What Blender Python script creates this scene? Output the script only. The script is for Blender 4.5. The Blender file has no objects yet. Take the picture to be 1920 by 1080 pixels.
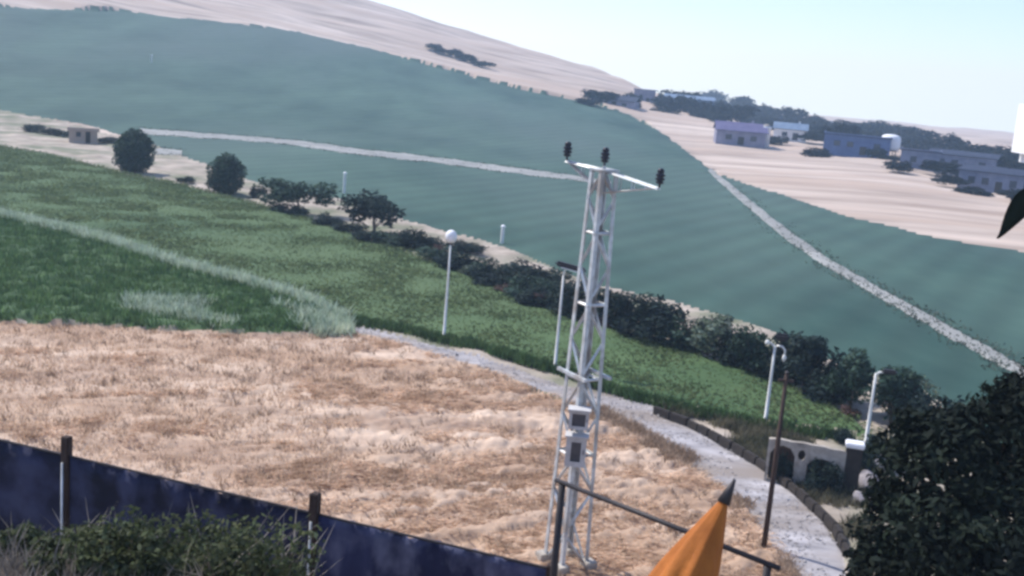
import bpy, bmesh, math, random
import numpy as np
from mathutils import Vector, Matrix

R = math.radians
random.seed(7)
rng = np.random.default_rng(11)
scene = bpy.context.scene
col = scene.collection

# ------------------------------------------------------------------ camera
H = 15.2                       # eye height above the valley floor
FPX = 2100.0                   # focal length in pixels of the 1920 wide photograph
PITCH, ROLL = R(10.9), R(4.8)
_F = np.array([0, math.cos(PITCH), -math.sin(PITCH)])
_r0 = np.array([1.0, 0, 0]); _u0 = np.array([0, math.sin(PITCH), math.cos(PITCH)])
_RT = _r0 * math.cos(ROLL) + _u0 * math.sin(ROLL)
_UP = _u0 * math.cos(ROLL) - _r0 * math.sin(ROLL)
cam_data = bpy.data.cameras.new('camera')
cam_data.sensor_width = 36.0
cam_data.lens = 36.0 * FPX / 1920.0
cam_data.clip_start = 0.1
cam_data.clip_end = 6000
cam = bpy.data.objects.new('camera', cam_data); col.objects.link(cam)
M = Matrix(((_RT[0], _UP[0], -_F[0], 0), (_RT[1], _UP[1], -_F[1], 0), (_RT[2], _UP[2], -_F[2], H), (0, 0, 0, 1)))
cam.matrix_world = M
scene.camera = cam

# ------------------------------------------------------------------ sky, sun, exposure
SUN_AZ, SUN_EL = R(-58), R(50)       # azimuth clockwise from the view direction (+Y)
world = bpy.data.worlds.new('World'); scene.world = world; world.use_nodes = True
wn = world.node_tree; wn.nodes.clear()
w_out = wn.nodes.new('ShaderNodeOutputWorld'); w_bg = wn.nodes.new('ShaderNodeBackground')
w_sky = wn.nodes.new('ShaderNodeTexSky'); w_sky.sky_type = 'NISHITA'; w_sky.sun_disc = False
w_sky.sun_elevation = SUN_EL; w_sky.sun_rotation = SUN_AZ
w_sky.altitude = 300; w_sky.air_density = 1.0; w_sky.dust_density = 0.8; w_sky.ozone_density = 2.0
w_tc = wn.nodes.new('ShaderNodeTexCoord'); w_sep = wn.nodes.new('ShaderNodeSeparateXYZ'); w_cmb = wn.nodes.new('ShaderNodeCombineXYZ')
w_mx = wn.nodes.new('ShaderNodeMath'); w_mx.operation = 'MAXIMUM'; w_mx.inputs[1].default_value = 0.03
wn.links.new(w_tc.outputs['Generated'], w_sep.inputs[0])
wn.links.new(w_sep.outputs[0], w_cmb.inputs[0]); wn.links.new(w_sep.outputs[1], w_cmb.inputs[1])
wn.links.new(w_sep.outputs[2], w_mx.inputs[0]); wn.links.new(w_mx.outputs[0], w_cmb.inputs[2])
wn.links.new(w_cmb.outputs[0], w_sky.inputs[0])
w_tint = wn.nodes.new('ShaderNodeMix'); w_tint.data_type = 'RGBA'; w_tint.blend_type = 'MULTIPLY'; w_tint.inputs['Factor'].default_value = 1
w_tint.inputs['B'].default_value = (.98, .93, 1.05, 1)          # white balance of the whole sky
wn.links.new(w_sky.outputs[0], w_tint.inputs['A']); wn.links.new(w_tint.outputs['Result'], w_bg.inputs['Color']); w_bg.inputs['Strength'].default_value = 0.125
wn.links.new(w_bg.outputs[0], w_out.inputs['Surface'])
sun_d = bpy.data.lights.new('sun', 'SUN'); sun_d.energy = 3.6; sun_d.angle = R(0.6); sun_d.color = (1.0, 0.95, 0.88)
sun = bpy.data.objects.new('sun', sun_d); col.objects.link(sun)
sdir = Vector((math.sin(SUN_AZ) * math.cos(SUN_EL), math.cos(SUN_AZ) * math.cos(SUN_EL), math.sin(SUN_EL)))
sun.rotation_euler = sdir.to_track_quat('Z', 'Y').to_euler(); sun.location = (40, 20, 90)
vs = scene.view_settings
vs.view_transform = 'Standard'; vs.look = 'None'; vs.gamma = 1.0; vs.exposure = 0.75; vs.use_curve_mapping = False
scene.render.engine = 'CYCLES'
scene.cycles.use_denoising = True
scene.cycles.pixel_filter_type = 'BLACKMAN_HARRIS'
scene.cycles.filter_width = 3.0
scene.cycles.volume_bounces = 1
scene.cycles.max_bounces = 6

# ------------------------------------------------------------------ pixel <-> ground
def yeye(x):
    return 540 - (math.tan(PITCH) * FPX) / math.cos(ROLL) + math.tan(ROLL) * (x - 960)
TX = np.array([-1200, -700, 0, 430, 700, 900, 1100, 1250, 1350, 1450, 1650, 1900, 2600, 3400], float)
DB = np.array([330, 330, 380, 420, 420, 400, 380, 330, 230, 172, 146, 126, 110, 100], float)
YB = [None, None, 15, 40, 90, 145, 190, 250, None, None, None, None, None, None]
DC = np.array([600, 620, 620, 640, 620, 600, 560, 480, 420, 360, 330, 290, 270, 260], float)
YC = np.array([-330, -330, -190, -75, 0, 64, 124, 190, 226, 256, 277, 338, 400, 470], float)
def elev(x, y):
    d = _F * FPX + _RT * (x - 960) - _UP * (y - 540)
    return d[2] / math.hypot(d[0], d[1]), math.atan2(d[0], d[1])
TA, ZB, ZC = [], [], []
for i, x in enumerate(TX):
    e, a = elev(x, yeye(x)); TA.append(a)
    ZC.append(H + DC[i] * elev(x, YC[i])[0])
    ZB.append(0.0 if YB[i] is None else H + DB[i] * elev(x, YB[i])[0])
TA, ZB, ZC = np.array(TA), np.array(ZB), np.array(ZC)
ZB[0] = 20; ZB[1] = 21; ZB[8:] = 0.0
ZB = np.maximum(ZB, 0)
def _interp(a, tab):
    # smooth interpolation over azimuth
    acc = 0
    for o, w in ((-0.03, .2), (-.015, .2), (0, .2), (.015, .2), (.03, .2)):
        acc = acc + w * np.interp(a + o, TA, tab)
    return acc
def _hash(ix, iy, s):
    v = np.sin(ix * 127.1 + iy * 311.7 + s * 74.7) * 43758.5453
    return v - np.floor(v)
def vnoise(x, y, s=0):
    ix, iy = np.floor(x), np.floor(y); fx, fy = x - ix, y - iy
    fx = fx * fx * (3 - 2 * fx); fy = fy * fy * (3 - 2 * fy)
    a, b, c, d = _hash(ix, iy, s), _hash(ix + 1, iy, s), _hash(ix, iy + 1, s), _hash(ix + 1, iy + 1, s)
    return (a * (1 - fx) + b * fx) * (1 - fy) + (c * (1 - fx) + d * fx) * fy - 0.5
def ground(x, y):
    x = np.asarray(x, float); y = np.asarray(y, float)
    d = np.hypot(x, y); a = np.arctan2(x, y)
    db, dc, zb, zc = (_interp(a, t) for t in (DB, DC, ZB, ZC))
    d0 = np.maximum(0.5 * db, 100)
    t = np.clip((d - d0) / np.maximum(db - d0, 1), 0, 1)
    z = zb * t ** 1.6
    t2 = np.clip((d - db) / np.maximum(dc - db, 1), 0, 1)
    z = z + (zc - zb) * (0.75 * t2 + 0.25 * t2 * t2)
    over = np.maximum(d - dc, 0)
    z = z - np.where(over < 60, over * over * 0.002, 7.2 + (over - 60) * 0.24)
    z = np.maximum(z, -88)
    # camera hill: terrace, then an embankment down to the valley floor
    near = np.where(d < 6.8, H - 3.7, np.maximum(H - 3.7 - (d - 6.8) * 0.53, 0))
    mound = 0.85 * np.exp(-(((x + 4.9) / 1.9) ** 2 + ((y - 10.0) / 1.9) ** 2))
    return np.maximum(z, near + mound * (d < 22))
def ray(px, py):
    d = _F * FPX + _RT * (px - 960) - _UP * (py - 540)
    return d / np.linalg.norm(d)
def at(px, py, dmin=30.5):
    """where the pixel's direction meets the ground"""
    d = ray(px, py); hl = math.hypot(d[0], d[1])
    ts = np.geomspace(dmin, 900, 5000) / hl
    p = d[None, :] * ts[:, None]; z = p[:, 2] + H
    below = np.nonzero(z < ground(p[:, 0], p[:, 1]))[0]
    if len(below) == 0:
        i = np.argmin(z - ground(p[:, 0], p[:, 1]))
    else:
        i = below[0]
    return Vector((p[i, 0], p[i, 1], float(ground(p[i, 0], p[i, 1]))))
def at_z(px, py, z):
    d = ray(px, py); t = (z - H) / d[2]
    return Vector((d[0] * t, d[1] * t, z))
def at_d(px, py, dist):
    d = ray(px, py); t = dist / math.hypot(d[0], d[1])
    return Vector((d[0] * t, d[1] * t, H + d[2] * t))
def proj(x, y, z):
    x = np.asarray(x, float); y = np.asarray(y, float); z = np.asarray(z, float) - H
    dep = x * _F[0] + y * _F[1] + z * _F[2]
    dep = np.where(dep < 0.1, 0.1, dep)
    return 960 + FPX * (x * _RT[0] + y * _RT[1] + z * _RT[2]) / dep, 540 - FPX * (x * _UP[0] + y * _UP[1] + z * _UP[2]) / dep
def top_z(x, y, py):
    lo, hi = -20.0, 60.0
    for _ in range(50):
        m = (lo + hi) / 2
        if float(proj(x, y, m)[1]) > py: lo = m
        else: hi = m
    return lo
def in_poly(px, py, poly):
    inside = np.zeros(px.shape, bool); n = len(poly)
    for i in range(n):
        x1, y1 = poly[i]; x2, y2 = poly[(i + 1) % n]
        if y1 == y2: continue
        c = ((y1 > py) != (y2 > py)) & (px < (x2 - x1) * (py - y1) / (y2 - y1) + x1)
        inside ^= c
    return inside
def strip_poly(pts, hw):
    up = []; dn = []
    for i, (x, y) in enumerate(pts):
        a = pts[max(i - 1, 0)]; b = pts[min(i + 1, len(pts) - 1)]
        dx, dy = b[0] - a[0], b[1] - a[1]; l = math.hypot(dx, dy)
        h = hw[i] if isinstance(hw, (list, tuple)) else hw
        up.append((x + dy / l * h, y - dx / l * h)); dn.append((x - dy / l * h, y + dx / l * h))
    return up + dn[::-1]

FAR_FIELD = [(-1500, -120), (0, 12), (100, 17), (250, 22), (330, 32), (430, 42), (560, 60), (700, 92), (800, 120), (900, 148), (1000, 173), (1100, 192), (1180, 215),
             (1250, 255), (1300, 292), (1340, 325), (1400, 345), (1500, 375), (1600, 408), (1700, 433), (1800, 452), (1920, 472), (2900, 660),
             (2900, 1250), (1900, 860), (1720, 725), (1600, 690), (1450, 620), (1280, 568), (1100, 527), (1000, 485), (900, 450), (760, 412), (640, 375), (500, 350), (400, 312),
             (280, 268), (190, 243), (100, 224), (0, 206), (-1500, -40)]
GREEN_FIELD = [(-1500, -20), (0, 277), (90, 292), (200, 320), (330, 347), (420, 370), (520, 396), (620, 425), (700, 455), (780, 482), (900, 530), (1000, 574), (1050, 595),
               (1150, 624), (1250, 650), (1400, 700), (1500, 740), (1600, 790), (1640, 830), (1600, 815), (1500, 803), (1420, 793), (1330, 773), (1250, 757), (1180, 738),
               (1110, 713), (1040, 688), (960, 666), (880, 644), (800, 627), (720, 610), (640, 598), (560, 562), (450, 532), (330, 502), (200, 457), (100, 432), (0, 406), (-1500, 60)]
CROP_FIELD = [(-1500, 80), (0, 412), (100, 439), (200, 464), (330, 508), (450, 540), (560, 572), (636, 606), (590, 624), (480, 628), (300, 620), (150, 611), (0, 607), (-1500, 560)]
DRY_FIELD = [(-1500, 560), (0, 608), (150, 612), (300, 621), (480, 629), (590, 626), (640, 620), (760, 645), (900, 688), (1050, 748), (1150, 792), (1280, 862), (1380, 932),
             (1450, 1020), (1490, 1100), (1500, 1900), (-1500, 1900)]
ROAD = [(640, 604), (760, 633), (900, 668), (1050, 722), (1200, 745), (1330, 813), (1430, 878), (1530, 958), (1582, 1040), (1640, 1500), (1520, 1500), (1490, 1100), (1450, 1020),
        (1380, 932), (1280, 862), (1150, 792), (1050, 746), (900, 687), (760, 646), (640, 616)]
TRACK1 = strip_poly([(262, 246), (420, 257), (560, 268), (640, 281), (800, 298), (950, 318), (1060, 332), (1150, 344)], [6, 5.5, 5.5, 6.5, 6.5, 6.5, 6, 4])
TRACK2 = strip_poly([(1330, 318), (1362, 347), (1420, 395), (1490, 450), (1560, 498), (1660, 555), (1760, 612), (1850, 660), (1960, 722), (2300, 920), (2900, 1300)],
                    [5, 6.5, 8, 10, 9.5, 9.5, 11, 12, 13, 18, 26])
TRACK3 = strip_poly([(285, 283), (345, 286)], [7, 6])

# ------------------------------------------------------------------ materials
def principled(name):
    m = bpy.data.materials.new(name); m.use_nodes = True
    nt = m.node_tree; b = nt.nodes['Principled BSDF']
    return m, nt, b
def L(nt, a, b): nt.links.new(a, b)
def mat(name, c1, c2=None, scale=4.0, rough=0.8, bump=0.0, metal=0.0, stretch=(1, 1, 1), c3=None, scale3=0.6, attr=False, detail=6, spec=0.3, rotz=0.0, bscale=None):
    m, nt, b = principled(name)
    b.inputs['Roughness'].default_value = rough; b.inputs['Metallic'].default_value = metal
    b.inputs['Specular IOR Level'].default_value = spec
    if c2 is None: c2 = tuple(min(1, v * 1.25 + .005) for v in c1)
    tc = nt.nodes.new('ShaderNodeTexCoord'); mp = nt.nodes.new('ShaderNodeMapping')
    mp.inputs['Scale'].default_value = stretch; mp.inputs['Rotation'].default_value = (0, 0, rotz)
    L(nt, tc.outputs['Object'], mp.inputs[0])
    n = nt.nodes.new('ShaderNodeTexNoise'); n.inputs['Scale'].default_value = scale; n.inputs['Detail'].default_value = detail; n.inputs['Roughness'].default_value = 0.62
    L(nt, mp.outputs[0], n.inputs['Vector'])
    cr = nt.nodes.new('ShaderNodeValToRGB')
    cr.color_ramp.elements[0].position = 0.33; cr.color_ramp.elements[0].color = (*c1, 1)
    cr.color_ramp.elements[1].position = 0.68; cr.color_ramp.elements[1].color = (*c2, 1)
    L(nt, n.outputs['Fac'], cr.inputs[0]); out = cr.outputs[0]
    if c3 is not None:
        n3 = nt.nodes.new('ShaderNodeTexNoise'); n3.inputs['Scale'].default_value = scale3; n3.inputs['Detail'].default_value = 4
        L(nt, mp.outputs[0], n3.inputs['Vector'])
        r3 = nt.nodes.new('ShaderNodeValToRGB'); r3.color_ramp.elements[0].position = .45; r3.color_ramp.elements[1].position = .66
        L(nt, n3.outputs['Fac'], r3.inputs[0])
        mx = nt.nodes.new('ShaderNodeMix'); mx.data_type = 'RGBA'
        L(nt, r3.outputs[0], mx.inputs['Factor']); L(nt, out, mx.inputs['A']); mx.inputs['B'].default_value = (*c3, 1)
        out = mx.outputs['Result']
    if attr:
        at_ = nt.nodes.new('ShaderNodeAttribute'); at_.attribute_name = 'tint'
        ml = nt.nodes.new('ShaderNodeMix'); ml.data_type = 'RGBA'; ml.blend_type = 'MULTIPLY'; ml.inputs['Factor'].default_value = 1
        L(nt, out, ml.inputs['A']); L(nt, at_.outputs['Color'], ml.inputs['B']); out = ml.outputs['Result']
    L(nt, out, b.inputs['Base Color'])
    if bump:
        bp = nt.nodes.new('ShaderNodeBump'); bp.inputs['Strength'].default_value = min(bump, 1); bp.inputs['Distance'].default_value = 0.05 * max(1, bump)
        if bscale:
            nb = nt.nodes.new('ShaderNodeTexNoise'); nb.inputs['Scale'].default_value = bscale; nb.inputs['Detail'].default_value = 5
            L(nt, mp.outputs[0], nb.inputs['Vector']); L(nt, nb.outputs['Fac'], bp.inputs['Height'])
        else:
            L(nt, n.outputs['Fac'], bp.inputs['Height'])
        L(nt, bp.outputs[0], b.inputs['Normal'])
    return m
def leafmat(name, c, c2, trans=0.25):
    m = mat(name, c, c2, scale=0.9, rough=0.6, attr=True, detail=2)
    nt = m.node_tree; b = nt.nodes['Principled BSDF']; o = nt.nodes['Material Output']
    b.inputs['Specular IOR Level'].default_value = .12; b.inputs['Roughness'].default_value = .8
    t = nt.nodes.new('ShaderNodeBsdfTranslucent'); mx = nt.nodes.new('ShaderNodeMixShader'); mx.inputs[0].default_value = trans
    src = b.inputs['Base Color'].links[0].from_socket
    L(nt, src, t.inputs['Color']); L(nt, b.outputs[0], mx.inputs[1]); L(nt, t.outputs[0], mx.inputs[2]); L(nt, mx.outputs[0], o.inputs['Surface'])
    return m
MT = {}
MT['far_field'] = mat('far_crop', (.012, .044, .034), (.054, .106, .078), scale=.045, rough=.9, bump=.6, c3=(.058, .094, .080), scale3=.013, stretch=(1, .45, 1), bscale=1.0, detail=9)
MT['green_field'] = mat('green_crop', (.034, .078, .027), (.080, .130, .046), scale=.09, rough=.9, bump=.9, c3=(.074, .118, .046), scale3=.03, bscale=2.5, detail=9, stretch=(.7, 1.2, 1), rotz=.4)
def furrows(m, ang, spacing, lo):
    nt = m.node_tree; b = nt.nodes['Principled BSDF']; src = b.inputs['Base Color'].links[0].from_socket
    tc = nt.nodes.new('ShaderNodeTexCoord'); mp = nt.nodes.new('ShaderNodeMapping'); mp.inputs['Rotation'].default_value = (0, 0, ang); L(nt, tc.outputs['Object'], mp.inputs[0])
    w = nt.nodes.new('ShaderNodeTexWave'); w.inputs['Scale'].default_value = .314 / spacing; w.inputs['Distortion'].default_value = 1.6; w.inputs['Detail'].default_value = 4; w.inputs['Detail Scale'].default_value = .4
    L(nt, mp.outputs[0], w.inputs['Vector'])
    mr = nt.nodes.new('ShaderNodeMapRange'); mr.inputs['To Min'].default_value = lo; mr.inputs['To Max'].default_value = 1.12; L(nt, w.outputs['Fac'], mr.inputs['Value'])
    mx = nt.nodes.new('ShaderNodeMix'); mx.data_type = 'RGBA'; mx.blend_type = 'MULTIPLY'; mx.inputs['Factor'].default_value = 1
    L(nt, src, mx.inputs['A']); L(nt, mr.outputs[0], mx.inputs['B']); L(nt, mx.outputs['Result'], b.inputs['Base Color'])
furrows(MT['far_field'], .5, 4.0, .93)
MT['crop_field'] = mat('tall_crop', (.028, .066, .022), (.070, .125, .044), scale=.4, rough=.9, bump=.8, bscale=4)
MT['dry_field'] = mat('dry_soil', (.26, .165, .112), (.63, .49, .375), scale=.24, rough=.95, bump=1.0, c3=(.36, .235, .150), scale3=.07, stretch=(.45, 1.6, 1), rotz=.55, bscale=2.2, detail=10)
MT['gravel'] = mat('gravel', (.20, .19, .195), (.48, .455, .46), scale=.9, rough=.95, bump=.6, c3=(.25, .215, .19), scale3=.3, detail=11, stretch=(.5, 1.2, 1), rotz=.5)
MT['bare'] = mat('bare_earth', (.24, .18, .14), (.58, .48, .40), scale=.10, rough=.95, bump=.6, c3=(.42, .32, .25), scale3=.04, stretch=(.22, 1.5, 1), rotz=.35, bscale=.5)
MT['verge'] = mat('verge_earth', (.22, .185, .145), (.44, .375, .31), scale=.35, rough=.95, bump=.6, c3=(.13, .145, .085), scale3=.15)
MT['track'] = mat('track_dust', (.19, .195, .185), (.31, .31, .29), scale=.12, rough=.95, bump=.4)
MT['hillside'] = mat('hillside_earth', (.21, .155, .135), (.34, .26, .235), scale=.7, rough=.95, bump=1.0, c3=(.08, .085, .04), scale3=.3, bscale=3)
MT['galv'] = mat('galvanised_steel', (.40, .43, .44), (.66, .69, .70), scale=3, rough=.55, metal=.35, c3=(.34, .31, .28), scale3=1.3)
MT['pole_paint'] = mat('pale_pole_paint', (.62, .62, .58), (.76, .76, .72), scale=5, rough=.55)
MT['dark_metal'] = mat('dark_metal', (.018, .016, .018), (.035, .030, .032), scale=8, rough=.55)
MT['post_wood'] = mat('dark_post_wood', (.035, .022, .018), (.07, .045, .035), scale=9, rough=.85, stretch=(1, 1, .2))
MT['porcelain'] = mat('brown_porcelain', (.012, .014, .022), (.025, .025, .035), scale=5, rough=.35)
MT['white_paint'] = mat('white_paint', (.72, .72, .73), (.82, .82, .82), scale=3, rough=.6)
MT['box_paint'] = mat('dusty_box_paint', (.40, .39, .38), (.54, .53, .52), scale=3, rough=.7)
MT['panel_grey'] = mat('dull_panel', (.07, .065, .07), (.12, .11, .115), scale=4, rough=.6)
MT['whitewash'] = mat('whitewash', (.20, .175, .145), (.48, .43, .37), scale=2.6, rough=.9, bump=.5, c3=(.40, .36, .31), scale3=1.1)
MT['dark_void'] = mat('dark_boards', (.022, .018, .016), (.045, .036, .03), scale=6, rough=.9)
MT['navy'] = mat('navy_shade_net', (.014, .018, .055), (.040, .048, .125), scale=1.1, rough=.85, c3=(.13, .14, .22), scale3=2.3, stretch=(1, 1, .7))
MT['shaded_net'] = mat('shaded_navy_net', (.005, .006, .014), (.016, .018, .052), scale=.9, rough=.85, c3=(.040, .046, .095), scale3=1.8)  # navy net darkened for the shade of the vegetation on the left panels
MT['orange'] = mat('orange_canvas', (.28, .085, .014), (.40, .13, .022), scale=5, rough=.8, bump=.3)
MT['leaf_hedge'] = leafmat('hedge_leaf', (.012, .024, .025), (.032, .050, .040))
MT['leaf_pale'] = leafmat('pale_shrub_leaf', (.085, .115, .085), (.15, .18, .13))
MT['leaf_rust'] = leafmat('rusty_shrub_leaf', (.075, .045, .040), (.14, .085, .07))
MT['leaf_round'] = leafmat('round_tree_leaf', (.030, .055, .040), (.055, .090, .062))
MT['leaf_village'] = leafmat('village_tree_leaf', (.003, .007, .011), (.010, .018, .020))
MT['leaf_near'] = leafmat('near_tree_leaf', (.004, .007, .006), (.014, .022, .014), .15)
MT['bark'] = mat('bark', (.07, .05, .04), (.13, .10, .08), scale=5, rough=.95, bump=.8)
MT['straw'] = leafmat('straw_blade', (.42, .29, .195), (.66, .51, .385), .5)
MT['crop_blade'] = leafmat('crop_blade', (.055, .115, .040), (.115, .185, .068), .4)
MT['pale_blade'] = leafmat('pale_grass_blade', (.34, .42, .29), (.58, .63, .48), .25)
MT['weed'] = leafmat('weed_leaf', (.040, .054, .026), (.120, .138, .070), .3)
MT['weed_pale'] = leafmat('dry_weed_blade', (.16, .145, .125), (.36, .32, .27), .25)
MT['rock'] = mat('pale_rock', (.22, .20, .21), (.36, .33, .34), scale=2, rough=.9, bump=.8)
MT['glass_dark'] = mat('dark_pane', (.02, .025, .04), (.04, .05, .07), scale=1, rough=.15, spec=.5)

# ------------------------------------------------------------------ mesh helpers
def link(o, parent=None):
    col.objects.link(o)
    if parent is not None: o.parent = parent
    return o
def raw_mesh(name, v, f, m, parent=None, smooth=False, tint=None):
    me = bpy.data.meshes.new(name)
    me.from_pydata([tuple(p) for p in v], [], f)
    if tint is not None: set_tint(me, tint)
    if smooth: me.polygons.foreach_set('use_smooth', [True] * len(me.polygons))
    me.materials.append(m); me.update()
    return link(bpy.data.objects.new(name, me), parent)
def set_tint(me, t):
    a = me.color_attributes.new('tint', 'FLOAT_COLOR', 'POINT')
    t = np.asarray(t, float)
    if t.ndim == 1: t = np.stack([t, t, t, np.ones_like(t)], 1)
    a.data.foreach_set('color', t.astype(np.float32).ravel())
def quad_mesh(name, V, m, tint=None, tri=False):
    """V: (n,k,3) array of separate quads or triangles"""
    n, k = V.shape[:2]
    me = bpy.data.meshes.new(name)
    me.vertices.add(n * k); me.vertices.foreach_set('co', V.astype(np.float32).ravel())
    me.loops.add(n * k); me.loops.foreach_set('vertex_index', np.arange(n * k, dtype=np.int32))
    me.polygons.add(n); me.polygons.foreach_set('loop_start', np.arange(0, n * k, k, dtype=np.int32)); me.polygons.foreach_set('loop_total', np.full(n, k, np.int32))
    me.update(calc_edges=True)
    if tint is not None: set_tint(me, np.repeat(tint, k, axis=0))
    me.materials.append(m)
    return me
class MB:
    def __init__(s): s.v = []; s.f = []
    def add(s, v, f):
        o = len(s.v); s.v += [Vector(p) for p in v]; s.f += [tuple(i + o for i in q) for q in f]; return s
    def box(s, c, size, rot=None):
        hx, hy, hz = (k / 2 for k in size); c = Vector(c)
        pts = [Vector((x, y, z)) for z in (-hz, hz) for y in (-hy, hy) for x in (-hx, hx)]
        if rot is not None: pts = [rot @ p for p in pts]
        return s.add([p + c for p in pts], [(0, 2, 3, 1), (4, 5, 7, 6), (0, 1, 5, 4), (2, 6, 7, 3), (0, 4, 6, 2), (1, 3, 7, 5)])
    def bevel_box(s, c, size, b, rot=None):
        bm = bmesh.new(); bmesh.ops.create_cube(bm, size=1)
        for v in bm.verts: v.co = Vector((v.co.x * size[0], v.co.y * size[1], v.co.z * size[2]))
        bmesh.ops.bevel(bm, geom=bm.edges[:], offset=b, segments=2, affect='EDGES')
        c = Vector(c); bm.verts.index_update()
        vs_ = [((rot @ v.co) if rot is not None else v.co) + c for v in bm.verts]
        s.add(vs_, [tuple(v.index for v in f.verts) for f in bm.faces]); bm.free(); return s
    def tube(s, p0, p1, r0, r1=None, n=8, cap=True):
        r1 = r0 if r1 is None else r1
        p0, p1 = Vector(p0), Vector(p1); d = (p1 - p0).normalized()
        q = d.to_track_quat('Z', 'Y'); v = []
        for p, r in ((p0, r0), (p1, r1)):
            for i in range(n):
                a = 2 * math.pi * i / n; v.append(p + q @ Vector((r * math.cos(a), r * math.sin(a), 0)))
        f = [(i, (i + 1) % n, n + (i + 1) % n, n + i) for i in range(n)]
        if cap: f += [tuple(range(n - 1, -1, -1)), tuple(range(n, 2 * n))]
        return s.add(v, f)
    def path(s, pts, rad, n=8):
        pts = [Vector(p) for p in pts]; v = []; f = []; m = len(pts)
        for k, p in enumerate(pts):
            d = (pts[min(k + 1, m - 1)] - pts[max(k - 1, 0)]).normalized()
            ref = Vector((0, 0, 1)) if abs(d.z) < .9 else Vector((1, 0, 0))
            a = d.cross(ref).normalized(); b = d.cross(a)
            r = rad[k] if isinstance(rad, (list, tuple)) else rad
            v += [p + (a * math.cos(2 * math.pi * i / n) + b * math.sin(2 * math.pi * i / n)) * r for i in range(n)]
        for k in range(m - 1):
            f += [(k * n + i, k * n + (i + 1) % n, (k + 1) * n + (i + 1) % n, (k + 1) * n + i) for i in range(n)]
        f += [tuple(range(n - 1, -1, -1)), tuple(range((m - 1) * n, m * n))]
        return s.add(v, f)
    def lathe(s, prof, n=16, c=(0, 0, 0)):
        c = Vector(c); v = []; f = []
        for r, z in prof:
            v += [c + Vector((r * math.cos(2 * math.pi * i / n), r * math.sin(2 * math.pi * i / n), z)) for i in range(n)]
        for k in range(len(prof) - 1):
            f += [(k * n + i, k * n + (i + 1) % n, (k + 1) * n + (i + 1) % n, (k + 1) * n + i) for i in range(n)]
        f += [tuple(range(n - 1, -1, -1)), tuple(range((len(prof) - 1) * n, len(prof) * n))]
        return s.add(v, f)
    def angle(s, p0, p1, w, t, ref):
        """L-section steel between two points, ref points outwards"""
        p0, p1 = Vector(p0), Vector(p1); d = (p1 - p0).normalized(); ref = Vector(ref)
        a = (ref - d * ref.dot(d)).normalized(); b = d.cross(a); u = (a + b).normalized(); w_ = (a - b).normalized()
        sec = [(0, 0), (-w, 0), (-w, -t), (-t, -t), (-t, -w), (0, -w)]
        v = [p + u * x + w_ * y for p in (p0, p1) for x, y in sec]
        f = [(i, (i + 1) % 6, 6 + (i + 1) % 6, 6 + i) for i in range(6)] + [(5, 4, 3, 2, 1, 0), (6, 7, 8, 9, 10, 11)]
        return s.add(v, f)
    def build(s, name, m, parent=None, smooth=False):
        return raw_mesh(name, s.v, s.f, m, parent, smooth)
def tag(o, label=None, cat=None, group=None, kind=None):
    if label: o['label'] = label
    if cat: o['category'] = cat
    if group: o['group'] = group
    if kind: o['kind'] = kind
    return o
def thing(name, loc, label, cat, group=None, rz=0.0):
    o = bpy.data.objects.new(name, None); o.empty_display_size = .2
    o.location = loc; o.rotation_euler = (0, 0, rz); col.objects.link(o)
    return tag(o, label, cat, group)
def copy_tree(o, parent=None):
    c = o.copy(); col.objects.link(c); c.parent = parent
    for ch in list(o.children): copy_tree(ch, c)
    return c

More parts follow.
